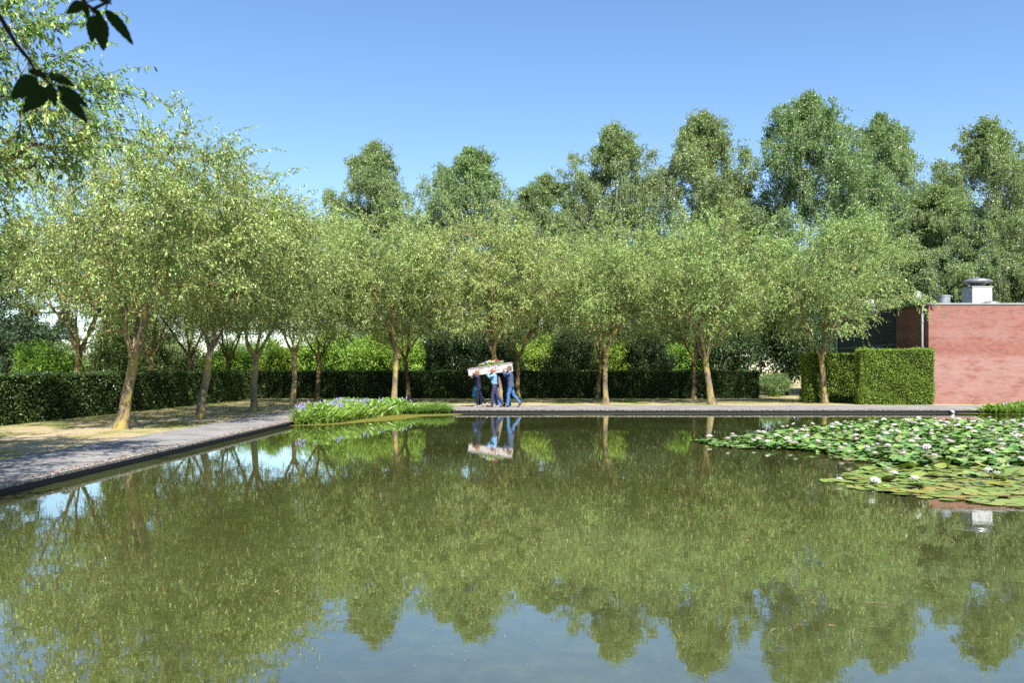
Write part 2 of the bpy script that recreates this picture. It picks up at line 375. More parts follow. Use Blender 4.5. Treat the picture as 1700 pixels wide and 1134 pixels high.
class Tree:
    def __init__(s, seed):
        s.rng = np.random.default_rng(seed); s.P = []; s.par = []; s.twigs = []
    def node(s, p, par): s.P.append(np.array(p, float)); s.par.append(par); return len(s.P)-1
    def limb(s, start, end, n=6, sag=0.0, wob=.08, arch=0.0):
        a = s.P[start]; end = np.array(end, float); L = np.linalg.norm(end-a); i = start
        for k in range(1, n+1):
            f = k/n; p = a + (end-a)*f + np.array([0, 0, arch*4*f*(1-f) - sag*f*f]) + s.rng.normal(0, wob*L/n*.6, 3)*(k < n)
            i = s.node(p, i)
        return i
    def attract(s, A, lift=.14, minseg=2):
        """join every attractor to the nearest part of the skeleton, inner ones first"""
        c = s.P[s.fork]; A = A[np.argsort(np.linalg.norm(A-c, axis=1))]
        NP = np.zeros((len(s.P)+len(A)*3, 3)); n = len(s.P); NP[:n] = np.array(s.P)
        s.tips = []
        for a in A:
            d = np.linalg.norm(NP[s.fork:n]-a, axis=1) + .35*np.maximum(0, NP[s.fork:n, 2]-a[2])
            j = int(np.argmin(d)) + s.fork; q = NP[j]; L = np.linalg.norm(a-q)
            i = j
            for f in (.4, .75, 1.0):
                p = q + (a-q)*f + np.array([0, 0, lift*L*4*f*(1-f)]) + s.rng.normal(0, .03*L, 3)*(f < 1)
                i = s.node(p, i); NP[n] = p; n += 1
            s.tips.append((j, i))
    def radii(s, tip=.004, power=2.35, cap=None):
        n = len(s.P); acc = np.zeros(n); kids = np.zeros(n, int)
        for i in range(n-1, 0, -1):
            r = acc[i] if kids[i] else tip**power
            acc[i] = r; acc[s.par[i]] += r; kids[s.par[i]] += 1
        return acc**(1/power)
    def wood(s, name, mat, r_base, thin=.012, tip=.004):
        P = np.array(s.P); par = np.array(s.par); r = s.radii(tip)
        fr = max(r[s.fork], 1e-6); k = r_base*.82/fr
        # scale thick wood to the wanted trunk, leave twigs thin
        r = np.where(r > tip*1.5, tip + (r-tip)*(r_base*.82-tip)/(fr-tip), r)
        nt_ = s.ntrunk
        for i in range(nt_): r[i] = r_base*(1.45 if i == 0 else 1.12 if i == 1 else 1.0 - .14*i/nt_)
        e = np.arange(nt_, len(P)); pr = par[e]
        r0 = np.minimum(r[pr], r[e]*1.5); big = r[e] > thin
        V1, F1 = frusta(P[pr][big], P[e][big], r0[big], r[e][big], 7)
        V2, F2 = frusta(P[pr][~big], P[e][~big], r0[~big], r[e][~big], 3)
        mb = MB(); mb.tube([tuple(P[i]) for i in range(nt_)], [float(r[i]) for i in range(nt_)], 14)
        V0 = np.concatenate(mb.v); F0 = np.array(mb.f[4])
        # flare and knots on the trunk
        ang = np.arctan2(V0[:, 1]-P[0, 1], V0[:, 0]-P[0, 0]); low = np.clip(1-(V0[:, 2])/.35, 0, 1)
        V0[:, :2] += (V0[:, :2]-P[0, :2])*(low*.22*np.sin(ang*5+1))[:, None]
        V = np.concatenate([V0, V1, V2]); F = [np.concatenate([F0, F1+len(V0), F2+len(V0)+len(V1)])]
        if s.twigs:
            TW = np.array(s.twigs); V3, F3 = frusta(TW[:, 0], TW[:, 1], np.full(len(TW), .006), np.full(len(TW), .003), 3)
            F.append(F3+len(V)); V = np.concatenate([V, V3])
        return mesh_np(name, V, [np.concatenate(F)], mat, smooth=True)

def lump_radius(rng, n=12, depth=.28, sharp=7):
    L = nrm(rng.normal(0, 1, (n, 3))); amp = rng.uniform(.5, 1, n)
    def f(d): return 1-depth + depth*1.25*np.max(np.exp(-sharp*(1-d@L.T))*amp, axis=1)
    return f

def cherry_proto(seed, H=9.1, Rr=3.3, lean=(.35, 0), fork=2.1, tips=850, leaves=46, leafmat_='cherry_leaf', Lf=.094, bot=2.75, rb=.16, hexa=False, bark='bark', offs=(0, 0), whips=110):
    T = Tree(seed); rng = T.rng
    i = T.node((0, 0, -.05), 0)
    for k, z in enumerate((.35, .9, 1.5, fork)):
        i = T.node((lean[0]*z/fork + rng.normal(0, .02), lean[1]*z/fork + rng.normal(0, .02), z), i)
    T.fork = i; T.ntrunk = len(T.P)
    C = np.array([lean[0]*1.5+offs[0], lean[1]*1.5+offs[1], (H+bot)/2]); rad = np.array([Rr, Rr, (H-bot)/2])
    nl = int(rng.integers(4, 6)); ph = rng.uniform(0, 6.28)
    for k in range(nl):
        a = ph + 2*np.pi*k/nl + rng.normal(0, .25); el = rng.uniform(.30, .62)
        end = C + np.array([math.cos(a)*Rr*el, math.sin(a)*Rr*el, (H-bot)*rng.uniform(.02, .36)])
        e = T.limb(i, end, 8, arch=-.15, wob=.14)
        for q in range(4):       # secondary limbs
            st = e - int(rng.integers(0, 6)); a2 = a + rng.normal(0, .9)
            T.limb(st, C + np.array([math.cos(a2)*Rr*.78, math.sin(a2)*Rr*.78, rng.uniform(-.32, .34)*(H-bot)]), 5, arch=.15, wob=.14)
    lr = lump_radius(rng, 16, .26, 8)
    d = nrm(rng.normal(0, 1, (tips, 3))); u = rng.uniform(0, 1, tips)**.42
    nc = 95; dc = nrm(rng.normal(0, 1, (nc, 3))); uc = rng.uniform(0, 1, nc)**.36
    cc = C + dc*rad*(lr(dc)*uc)[:, None]; cr = rng.uniform(.28, .62, nc)
    ci = rng.integers(0, nc, tips); A = np.where(rng.random((tips, 1)) < .68, cc[ci] + rng.normal(0, 1, (tips, 3))*cr[ci][:, None]*[1, 1, .7], C + d*rad*(lr(d)*u)[:, None])
    A[:, 2] = np.where(A[:, 2] < bot+.6, A[:, 2]+rng.uniform(0, .8, tips), A[:, 2])
    T.attract(A, .10)
    P = np.array(T.P)
    LP, LD = [], []
    for (j, e) in T.tips:
        p0 = P[T.par[T.par[e]]]; p1 = P[e]
        out = p1 - C; out[2] *= .3; out /= np.linalg.norm(out)+1e-6
        nb = 5
        for b_ in range(nb):       # small twigs splay from the tip, arching over
            f0 = rng.uniform(.2, 1); s0 = p0 + (p1-p0)*f0
            dr = out*rng.uniform(.2, 1.0) + rng.normal(0, .65, 3) + np.array([0, 0, .15]); dr /= np.linalg.norm(dr)
            L = rng.uniform(.25, .62); m_ = s0 + dr*L*.55 + np.array([0, 0, .02]); e_ = s0 + dr*L + np.array([0, 0, -.22*L-.05])
            T.twigs.append((s0, m_)); T.twigs.append((m_, e_))
            k = leaves//nb; f = rng.uniform(.08, 1.05, k)[:, None]
            pts = np.where(f < .55, s0 + (m_-s0)*f/.55, m_ + (e_-m_)*(f-.55)/.45) + rng.normal(0, .018, (k, 3))
            LP.append(pts); LD.append(dr[None]*.45 + rng.normal(0, .5, (k, 3)) + np.array([0, 0, -.45]))
    for q in range(whips):          # long arching shoots that break the outline
        j, e = T.tips[-1-int(rng.integers(0, min(300, len(T.tips))))]; p = P[e].copy()
        dr = p - C; dr /= np.linalg.norm(dr); dr = dr + np.array([0, 0, .35]) + rng.normal(0, .25, 3); dr /= np.linalg.norm(dr)
        st = .17; n = int(rng.integers(4, 9))
        for k in range(n):
            p2 = p + dr*st; T.twigs.append((p.copy(), p2.copy()))
            kk = 6; LP.append(p + (p2-p)*rng.uniform(0, 1, (kk, 1)) + rng.normal(0, .012, (kk, 3)))
            LD.append(dr[None]*.5 + rng.normal(0, .45, (kk, 3)) + np.array([0, 0, -.55]))
            p = p2; dr = dr + np.array([0, 0, -.13]) + rng.normal(0, .06, 3); dr /= np.linalg.norm(dr)
    LP = np.concatenate(LP); LD = np.concatenate(LD)
    V, F = leaf_arrays(LP, LD, Lf, .235, rng, .55, .15, hexa)
    return T.wood('trunk', M[bark], rb), mesh_np('crown', V, F, M[leafmat_])

def birch_proto(seed, H=20, Rr=2.9, tips=420, bot=3.5, leafk='birch_leaf', Lf=.125, peak=.0):
    T = Tree(seed); rng = T.rng; i = T.node((0, 0, -.05), 0); x = y = 0
    for z in np.linspace(.4, bot, 4): i = T.node((x, y, z), i)
    T.fork = i; T.ntrunk = len(T.P)
    tops = []
    for k in range(3):
        a = rng.uniform(0, 6.28); r = Rr*(.0 if k == 0 else .38)
        e = T.limb(i if k == 0 else i+int(rng.integers(1, 5)), (r*math.cos(a), r*math.sin(a), H*(.93 if k == 0 else rng.uniform(.68, .86))), 12, wob=.08); tops.append(e)
    prof = lambda f: np.interp(f, [0, .2, .5, .75, .92, 1], [.85, 1.05, 1.0, .74, .36, .06])
    nb_ = 52; per = tips//nb_; AA = []
    for k in range(nb_):         # the crown is a heap of drooping boughs with air between them
        f = .03 + .97*(k/(nb_-1))**.95; a_ = k*2.4 + rng.normal(0, .5); rc = Rr*prof(f)*rng.uniform(.25, .88)*(f < .97)
        br_ = Rr*prof(f)*rng.uniform(.20, .36) + .30; c_ = np.array([rc*math.cos(a_), rc*math.sin(a_), bot+(H-bot)*f*.97])
        d = nrm(rng.normal(0, 1, (per, 3)))*rng.uniform(0, 1.25, (per, 1))**.55
        AA.append(c_ + d*[br_, br_, br_*.9+.35])
    A = np.concatenate(AA); A[:, 2] = np.clip(A[:, 2], bot*.7, H)
    T.attract(A, -.05)
    P = np.array(T.P); LP, LD = [], []
    for (j, e) in T.tips:
        p1 = P[e]; p0 = P[T.par[e]]
        out = np.array([p1[0], p1[1], 0]); out /= np.linalg.norm(out)+1e-6
        hf = (p1[2]-bot)/(H-bot)
        for b_ in range(9):      # hanging sprays
            s0 = p0 + (p1-p0)*rng.uniform(.2, 1) + rng.normal(0, .16, 3)
            dr = out*rng.uniform(-.1, .6) + rng.normal(0, .35, 3); dr[2] = rng.uniform(-.2, .5) if hf > .8 else rng.uniform(-.5, .2)
            m_ = s0 + dr*rng.uniform(.3, .6); e_ = m_ + np.array([rng.normal(0, .06), rng.normal(0, .06), -rng.uniform(.3, 1.1)*(.35 if hf > .85 else 1)])
            T.twigs.append((s0, m_)); T.twigs.append((m_, e_))
            k = 17; f = rng.uniform(0, 1, k)[:, None]
            pts = np.where(f < .4, s0 + (m_-s0)*f/.4, m_ + (e_-m_)*(f-.4)/.6) + rng.normal(0, .085, (k, 3))
            LP.append(pts); LD.append(rng.normal(0, .6, (k, 3)) + np.array([0, 0, -.7]))
    LP = np.concatenate(LP); LD = np.concatenate(LD)
    V, F = leaf_arrays(LP, LD, Lf, .36, rng, .8, .1)
    return T.wood('trunk', M['birch_bark'], .17, tip=.006), mesh_np('crown', V, F, M[leafk])

def shrub_proto(seed, rx=2.6, h=4.2, tips=420, leaves=40, leafk='shrub_mid', Lf=.13, cone=False, asp=.3, droop=-.2, lump=.38, ry=None):
    T = Tree(seed); rng = T.rng; i = T.node((0, 0, -.05), 0); i = T.node((0, 0, .25), i); T.fork = i; T.ntrunk = 2
    C = np.array([0, 0, h*.5])
    if cone: T.limb(i, (0, 0, h*.97), 12, wob=.01)
    else:
        for k in range(7):
            a = 6.28*k/7 + rng.normal(0, .3); T.limb(i, (math.cos(a)*rx*.55, math.sin(a)*rx*.55, h*rng.uniform(.5, .8)), 6, arch=.1, wob=.12)
    lr = lump_radius(rng, 18, lump, 9)
    if cone:
        zz = rng.uniform(.03, 1, tips)**1.25; a = rng.uniform(0, 6.28, tips); tier = 1-.28*((zz*h/.55) % 1)
        rr = rx*(1-zz)**.85*tier*rng.uniform(.25, 1, tips)**.5*(.85+.3*lr(np.stack([np.cos(a), np.sin(a), zz*0], 1)))
        A = np.stack([rr*np.cos(a), rr*np.sin(a), zz*h], 1)
    else:
        d = nrm(rng.normal(0, 1, (tips, 3))); u = rng.uniform(0, 1, tips)**.36
        A = C + d*np.array([rx, ry or rx, h*.5])*(lr(d)*u)[:, None]; A[:, 2] = np.maximum(A[:, 2], .15)
    T.attract(A, .03)
    P = np.array(T.P); LP, LD = [], []
    for (j, e) in T.tips:
        p1 = P[e]; p0 = P[T.par[T.par[e]]]; out = (p1-C)*np.array([1, 1, .5 if not cone else 0]); out /= np.linalg.norm(out)+1e-6
        k = leaves; f = rng.uniform(0, 1.1, k)[:, None]
        pts = p0 + (p1-p0)*f + rng.normal(0, .17 if not cone else .12, (k, 3))
        LP.append(pts); LD.append(out[None]*.7 + rng.normal(0, .5, (k, 3)) + np.array([0, 0, droop]))
    V, F = leaf_arrays(np.concatenate(LP), np.concatenate(LD), Lf, asp, rng, .7, .12)
    return T.wood('trunk', M['conifer_bark' if cone else 'bark_dark'], .07 if not cone else .11, tip=.005), mesh_np('crown', V, F, M[leafk])

def plant_tree(name, proto, loc, label, cat, group=None, rz=0, s=1.0, sz=None, crown_mat=None):
    t_ = empty(name, loc, rz, s)
    if sz: t_.scale = (s, s, sz)
    tag(t_, label, cat, group)
    link('trunk', proto[0], t_); link('crown', proto[1], t_)
    return t_

# ------------------------------------------------------------------ the building
def building():
    bx, by0, by1, zt = 20.5, 41.5, 52.95, 5.13
    t_ = empty('brick_building', (bx, by0, GZ)); tag(t_, 'flat roofed red brick building with whitish salt stains on its wall', 'building')
    def put(mb, name, mat, par=t_, **k):
        o = mb.build(name, mat, par, **k); o.location = (-bx, -by0, -GZ) if par is t_ else (0, 0, 0); return o
    wl = put(MB().box((bx, by0, 0), (37, by0+.3, zt-.10)), 'wall', M['brick'])
    put(MB().box((bx, by0+.3, 0), (bx+.3, 45.05, zt-.10)), 'wall', M['brick'])
    put(MB().box((bx+.06, 45.05, 0), (bx+.3, by1, 1.9)), 'wall', M['brick'])
    put(MB().box((bx-.03, 45.06, 1.91), (bx+.3, by1, 3.15)), 'cladding', M['clad'])
    put(MB().box((bx-.06, 45.06, 3.22), (bx+.3, by1, zt-.10)), 'cladding', M['clad'])
    put(MB().box((bx-.075, 45.06, 3.153), (bx+.3, by1, 3.217)), 'trim', M['galv'])
    put(MB().box((bx+.3, by0+.3, zt-.5), (36.7, by1-.2, zt-.35)), 'roof', M['roofing'])
    put(MB().box((bx+.3, by1-.2, 0), (37, by1, zt-.10)), 'wall', M['brick'])
    c = MB(); c.box((bx-.05, by0-.04, zt-.098), (37, by0+.34, zt)); put(c, 'coping', M['coping'], bevel=.01)
    c = MB(); c.box((bx-.09, by0+.342, zt-.098), (bx+.34, by1, zt-.01)); put(c, 'coping', M['roofing'])
    for yy, zb in ((41.85, .2), (by1-.12, .2)):
        d = MB(); d.tube([(bx-.14, yy, zb), (bx-.14, yy, zt-.55), (bx-.10, yy, zt-.25), (bx-.06, yy, zt-.12)], .055, 12)
        dp = put(d, 'downpipe', M['pvc'], smooth=True)
        for zc in (1.2, 2.8, 4.2): (MB().box((bx-.21, yy-.07, zc), (bx-.06+.02, yy+.07, zc+.05))).build('bracket', M['galv'], dp)
    for k in (0, .75):       # pair of bent flue pipes
        f = MB(); y0 = 46.2 + k
        f.tube([(bx-.03, y0+.2, 3.02), (bx-.22, y0+.2, 3.04), (bx-.33, y0+.16, 3.0), (bx-.40, y0+.08, 2.9), (bx-.41, y0, 2.6)], [.13]*5, 14)
        fo = put(f, 'flue_pipe', M['galv'], smooth=True)
        MB().tube([(bx-.41, y0, 2.63), (bx-.41, y0, 2.57)], .16, 14).build('collar', M['galv'], fo)
    s = MB(); s.box((24.02, 44.0, zt-.36), (25.06, 45.05, 6.16)); vb = put(s, 'vent_housing', M['white_metal'], bevel=.015)
    MB().box((23.98, 43.96, 6.163), (25.10, 45.09, 6.20)).build('flange', M['white_metal'], vb)
    s = MB(); s.lathe((24.54, 44.5, 6.2), [(.33, 0), (.33, .16), (.42, .19), (.70, .24), (.72, .30), (.62, .38), (.40, .44), (.12, .48), (.10, .52), (0.02, .53)], 32)
    put(s, 'fan_cowl', M['galv'], smooth=True)
    s = MB(); s.lathe((22.1, 43.2, zt-.35), [(.32, 0), (.32, .80), (.345, .80), (.345, .87), (.30, .875)], 28); put(s, 'roof_duct', M['galv'], smooth=False)
    for (x, y, z, r) in ((21.15, 44.0, 5.95, .14), (20.85, 49.0, 5.95, .17)):
        s = MB(); h = z-(zt-.35)
        s.lathe((x, y, zt-.35), [(r*.75, 0), (r*.75, h*.62), (r*1.2, h*.64), (r*1.35, h*.74), (r*1.3, h*.86), (r*.9, h*.96), (r*.3, h)], 20); put(s, 'vent_pipe', M['white_metal'], smooth=True)
    s = MB(); s.lathe((24.0, 42.3, zt-.35), [(.42, 0), (.42, .36), (.38, .44), (.22, .50), (.02, .52)], 20); put(s, 'roof_light', M['galv'], smooth=True)
building()

# kerb outlet
t_ = MB(); t_.tube([(18.35, 35.33, .07), (18.35, 35.16, .075), (18.34, 35.08, .06), (18.33, 35.04, .015)], .06, 14)
o = t_.build('outlet_pipe', M['white_metal'], smooth=True); tag(o, 'short white drain pipe sticking out of the pond wall near the brick building', 'pipe')

# ------------------------------------------------------------------ clipped hedges
def hedge(label, boxes, leafk, dens, Lf, seed, group=None, top=True, origin=None):
    """boxes: (x0,y0,x1,y1,z1 at start, z1 at end, axis)"""
    rng = np.random.default_rng(seed)
    x0, y0, x1, y1, za, zb, ax = boxes
    t_ = empty('hedge', ((x0+x1)/2, (y0+y1)/2, GZ)); tag(t_, label, 'hedge', group)
    off = np.array([(x0+x1)/2, (y0+y1)/2, GZ])
    def ztop(x, y): f = (x-x0)/(x1-x0) if ax == 'x' else (y-y0)/(y1-y0); return za + (zb-za)*f
    e = .05
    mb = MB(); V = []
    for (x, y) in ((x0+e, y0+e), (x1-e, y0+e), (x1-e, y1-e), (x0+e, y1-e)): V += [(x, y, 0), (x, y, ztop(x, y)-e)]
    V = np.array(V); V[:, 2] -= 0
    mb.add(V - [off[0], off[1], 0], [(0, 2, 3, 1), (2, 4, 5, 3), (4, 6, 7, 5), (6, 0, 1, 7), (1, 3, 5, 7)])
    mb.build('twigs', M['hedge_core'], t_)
    PP, NN = [], []
    def face(n, u0, u1, fn, nrmv):
        a = rng.uniform(0, 1, n); b_ = rng.uniform(0, 1, n); P = fn(a, b_); PP.append(P); NN.append(np.tile(np.array(nrmv, float), (n, 1)))
    Lx, Ly, H = x1-x0, y1-y0, max(za, zb)
    nf = int(Lx*H*dens)
    face(nf, 0, 1, lambda a, b_: np.stack([x0+a*Lx, np.full_like(a, y0), b_*ztop(x0+a*Lx, y0)], 1), (0, -1, 0))
    ns = int(Ly*H*dens)
    for X, nx in ((x0, -1), (x1, 1)):
        face(ns, 0, 1, lambda a, b_: np.stack([np.full_like(a, X), y0+a*Ly, b_*ztop(X, y0+a*Ly)], 1), (nx, 0, 0))
    face(int(nf*.3), 0, 1, lambda a, b_: np.stack([x0+a*Lx, np.full_like(a, y1), b_*ztop(x0+a*Lx, y1)], 1), (0, 1, 0))
    face(int(Lx*Ly*dens*1.1), 0, 1, lambda a, b_: np.stack([x0+a*Lx, y0+b_*Ly, ztop(x0+a*Lx, y0+b_*Ly)], 1), (0, 0, 1))
    P = np.concatenate(PP); N = np.concatenate(NN)
    # soft unevenness of the clipped face
    wob = (np.sin(P[:, 0]*1.7+P[:, 1]*1.3+P[:, 2]*3)*.034 + (rng.random(len(P)) < .02)*rng.uniform(.02, .12, len(P)) + np.sin(P[:, 0]*5.3-P[:, 1]*4.1+P[:, 2]*6)*.018 + rng.normal(-.02, .028, len(P)))
    P = P + N*wob[:, None] - [off[0], off[1], 0]
    D = N*.45 + rng.normal(0, .6, P.shape) + [0, 0, .12]
    V, F = leaf_arrays(P - nrm(D)*Lf*.3, D, Lf, .33, rng, .9, .1)
    link('leaves', mesh_np('leaves', V, F, M[leafk]), t_)
    return t_
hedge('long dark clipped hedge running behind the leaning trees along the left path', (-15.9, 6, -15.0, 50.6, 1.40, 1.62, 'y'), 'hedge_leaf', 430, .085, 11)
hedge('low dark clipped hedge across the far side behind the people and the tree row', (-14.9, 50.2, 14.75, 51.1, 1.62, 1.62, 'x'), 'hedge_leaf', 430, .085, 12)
hedge('tall bright green clipped hedge block against the brick wall', (16.86, 40.75, 20.42, 41.44, 2.68, 2.68, 'x'), 'yew_leaf', 1300, .06, 13)
hedge('shaded clipped hedge block behind the tree next to the brick building', (15.1, 43.3, 20.3, 44.2, 2.52, 2.52, 'x'), 'yew_leaf', 800, .07, 14)

# ------------------------------------------------------------------ cherry trees round the pond
CP = [cherry_proto(21, 9.4, 4.5, (.40, 0), 2.0, 1250, 42, hexa=False, rb=.155),
      cherry_proto(22, 9.6, 4.6, (.30, .1), 2.4, 1250, 42, rb=.142),
      cherry_proto(23, 9.5, 4.6, (-.10, 0), 2.6, 1250, 42, rb=.132),
      cherry_proto(24, 9.7, 4.6, (.12, -.1), 2.2, 1250, 42, rb=.142)]
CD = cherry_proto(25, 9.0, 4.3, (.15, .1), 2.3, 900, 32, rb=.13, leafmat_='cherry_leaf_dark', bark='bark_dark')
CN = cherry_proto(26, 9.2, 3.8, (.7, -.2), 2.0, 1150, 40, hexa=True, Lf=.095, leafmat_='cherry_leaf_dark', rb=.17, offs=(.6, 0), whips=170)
gr = 'cherry trees round the pond'
PL = [ # proto, x, y, rz, s, label
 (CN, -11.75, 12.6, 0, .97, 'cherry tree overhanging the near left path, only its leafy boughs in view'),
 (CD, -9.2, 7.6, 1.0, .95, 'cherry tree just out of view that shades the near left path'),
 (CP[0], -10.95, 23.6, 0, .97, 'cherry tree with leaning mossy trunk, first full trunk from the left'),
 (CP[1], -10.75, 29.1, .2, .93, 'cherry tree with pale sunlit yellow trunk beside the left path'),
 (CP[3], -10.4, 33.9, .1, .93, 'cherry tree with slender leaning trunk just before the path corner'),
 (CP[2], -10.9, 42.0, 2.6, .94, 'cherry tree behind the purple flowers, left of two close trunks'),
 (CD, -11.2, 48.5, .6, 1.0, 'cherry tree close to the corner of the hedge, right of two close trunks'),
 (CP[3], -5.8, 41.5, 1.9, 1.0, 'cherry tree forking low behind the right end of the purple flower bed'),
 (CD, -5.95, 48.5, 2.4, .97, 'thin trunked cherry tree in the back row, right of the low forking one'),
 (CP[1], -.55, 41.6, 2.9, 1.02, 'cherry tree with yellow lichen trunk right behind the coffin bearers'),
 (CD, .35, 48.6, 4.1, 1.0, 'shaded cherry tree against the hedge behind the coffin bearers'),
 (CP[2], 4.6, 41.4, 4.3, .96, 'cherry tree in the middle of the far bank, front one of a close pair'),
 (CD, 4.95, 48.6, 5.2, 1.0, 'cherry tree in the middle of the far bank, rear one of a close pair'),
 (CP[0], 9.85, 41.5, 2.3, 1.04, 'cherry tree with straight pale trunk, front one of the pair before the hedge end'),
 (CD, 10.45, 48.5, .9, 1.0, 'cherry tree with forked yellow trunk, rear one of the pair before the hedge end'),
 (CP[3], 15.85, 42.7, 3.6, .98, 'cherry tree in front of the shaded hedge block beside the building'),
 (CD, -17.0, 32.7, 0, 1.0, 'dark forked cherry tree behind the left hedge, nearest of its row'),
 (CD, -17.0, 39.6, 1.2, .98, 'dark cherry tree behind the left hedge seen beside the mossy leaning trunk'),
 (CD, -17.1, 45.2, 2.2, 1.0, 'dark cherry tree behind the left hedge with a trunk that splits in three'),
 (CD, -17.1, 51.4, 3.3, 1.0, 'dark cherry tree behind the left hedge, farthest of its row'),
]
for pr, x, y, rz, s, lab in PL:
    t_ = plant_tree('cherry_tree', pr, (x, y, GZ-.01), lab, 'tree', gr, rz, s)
    if x > 15:      # long twigs that hang before the side of the building
        rng = np.random.default_rng(61); mb = MB(); LP, LD = [], []; inv = lambda p: (t_.matrix_basis.inverted() @ Vector(p))
        for k in range(17):
            a = np.array([17.9+2.7*rng.random(), 41.4+rng.normal(0, .9), 5.3+1.1*rng.random()]); a[1] = min(a[1], 42.6)
            d = np.array([.55, rng.normal(0, .25), .05]); pts = [a-d*.9, a]; L = rng.uniform(.9, 2.3) if a[0] < 20.1 else .7
            for q in range(7):
                d = d + np.array([rng.normal(-.02, .10), rng.normal(0, .08), -.22]); d /= np.linalg.norm(d); pts.append(pts[-1] + d*L/7)
            mb.tube([tuple(inv(p)) for p in pts], [.009-.0008*q for q in range(len(pts))], 4)
            for q in range(1, len(pts)):
                f = rng.random((7, 1)); LP.append(pts[q-1] + (pts[q]-pts[q-1])*f + rng.normal(0, .03, (7, 3))); LD.append(rng.normal(0, .6, (7, 3)) + [0, 0, -.5])
        V, F = leaf_arrays(np.concatenate(LP), np.concatenate(LD), .10, .24, rng); M4 = np.array(t_.matrix_basis.inverted()); V = V@M4[:3, :3].T + M4[:3, 3]
        tw = mb.build('hanging_twigs', M['bark'], t_); link('leaves', mesh_np('leaves', V, F, M['cherry_leaf']), tw)

# ------------------------------------------------------------------ birches beyond
BP = [birch_proto(31, 20, 4.9, 1000), birch_proto(32, 20, 5.3, 1000), birch_proto(33, 20, 4.8, 1000), birch_proto(36, 20, 5.4, 1000), birch_proto(35, 20, 4.7, 850)]
for k, (x, y, h, wd, lab) in enumerate([
 (-10.7, 65, 19.1, 1.0, 'birch with a pointed top standing alone over the trees behind the flower bed'),
 (-3.2, 64, 18.5, 1.1, 'birch with sagging boughs and a ragged top above the coffin bearers'),
 (2.6, 66, 16.8, 1.0, 'thin loose crowned birch with sky showing through, beside a denser one'),
 (8.1, 66, 20.8, 1.05, 'dense birch with a double top over the middle of the far bank'),
 (14.6, 65, 21.5, 1.2, 'broad round shouldered birch left of the tallest birch'),
 (17.6, 68, 17.6, 1.0, 'lower birch filling the gap left of the tallest birch'),
 (23.0, 65, 22.9, 1.22, 'tallest birch with the widest crown'),
 (28.8, 66, 21.5, 1.02, 'narrow topped birch just right of the tallest birch'),
 (31.6, 63, 15.3, 1.15, 'short birch filling the dip before the sky gap above the building'),
 (37.2, 66, 21.2, 1.25, 'birch above the brick building with fine drooping sprays'),
 (41.5, 67, 16.6, 1.0, 'birch at the right edge of the photo behind the vent housing')]):
    plant_tree('birch_tree', BP[k % 5], (x, y, GZ), lab, 'tree', 'birches beyond the far hedge', k*1.7, wd, h/20.0)

# ------------------------------------------------------------------ shrubs and conifers behind the hedges
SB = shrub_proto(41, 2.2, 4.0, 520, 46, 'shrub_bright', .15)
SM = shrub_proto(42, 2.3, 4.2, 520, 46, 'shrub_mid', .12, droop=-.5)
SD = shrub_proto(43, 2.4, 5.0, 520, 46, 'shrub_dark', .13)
gs = 'shrubs behind the far hedge'
for k, (pr, x, y, h, s, lab) in enumerate([
 (SM, -18.8, 60, 4.2, 1.1, 'greyish green shrub behind the corner of the two hedges'),
 (SB, -15.6, 57, 3.7, 1.0, 'light green shrub over the hedge corner left of the slender trunks'),
 (SB, -13.0, 58, 4.9, 1.1, 'bright lime shrub rising between the two slender trunks'),
 (SB, -9.3, 57, 4.7, 1.15, 'large bright lime shrub behind the flower bed'),
 (SB, -6.4, 57, 4.3, .95, 'lime shrub behind the low forking cherry'),
 (SD, -3.9, 54, 4.8, 1.0, 'nearly black shrub left of the raised coffin'),
 (SD, -1.3, 55, 4.6, .95, 'dark shrub behind the flowers on the coffin'),
 (SB, 1.9, 57, 4.3, 1.05, 'bright leafy shrub with pale tips right of the coffin bearers'),
 (SD, 3.9, 56, 5.0, .9, 'dark shrub behind the middle pair of trunks'),
 (SB, 7.2, 57, 4.5, 1.1, 'glossy bright green shrub right of the middle pair of trunks'),
 (SD, 8.9, 56, 5.2, .85, 'dark shrub behind the pair of trunks before the hedge end'),
 (SB, 12.0, 57, 4.4, .9, 'lime green shrub behind the last pair of trunks'),
 (SB, 4.6, 58, 3.9, .9, 'bright green shrub directly behind the middle pair of trunks'),
 (SB, -17.0, 58, 4.0, 1.0, 'lime shrub above the corner where the two hedges meet'),
 (SD, 14.2, 56, 7.6, 1.1, 'tall dark shrub beyond the end of the far hedge'),
 (SD, 18.6, 57, 7.8, 1.25, 'tall dark shrub reaching up to the side of the building'),
 (SD, 23.0, 60, 6.5, 1.3, 'dark shrub filling the gap behind the tree beside the building'),
 (SD, -1.0, 60, 6.2, 1.2, 'tall dark shrub rising behind the coffin and its flowers'),
 (SD, 10.9, 60, 6.4, 1.2, 'tall dark shrub under the broad shouldered birch'),
 (SM, 16.6, 53.6, 1.6, .55, 'low round shrub at the edge of the lawn beyond the hedge end')]):
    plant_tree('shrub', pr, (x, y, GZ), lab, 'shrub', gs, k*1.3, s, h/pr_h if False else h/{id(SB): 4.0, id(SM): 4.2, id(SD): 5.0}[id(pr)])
SP = shrub_proto(44, 2.6, 9, 620, 60, 'conifer', .13, cone=True, asp=.22, droop=-.35)
SL = shrub_proto(45, 2.3, 7, 560, 60, 'conifer_light', .12, cone=True, asp=.25, droop=-.2)
gc = 'conifers behind the hedges'
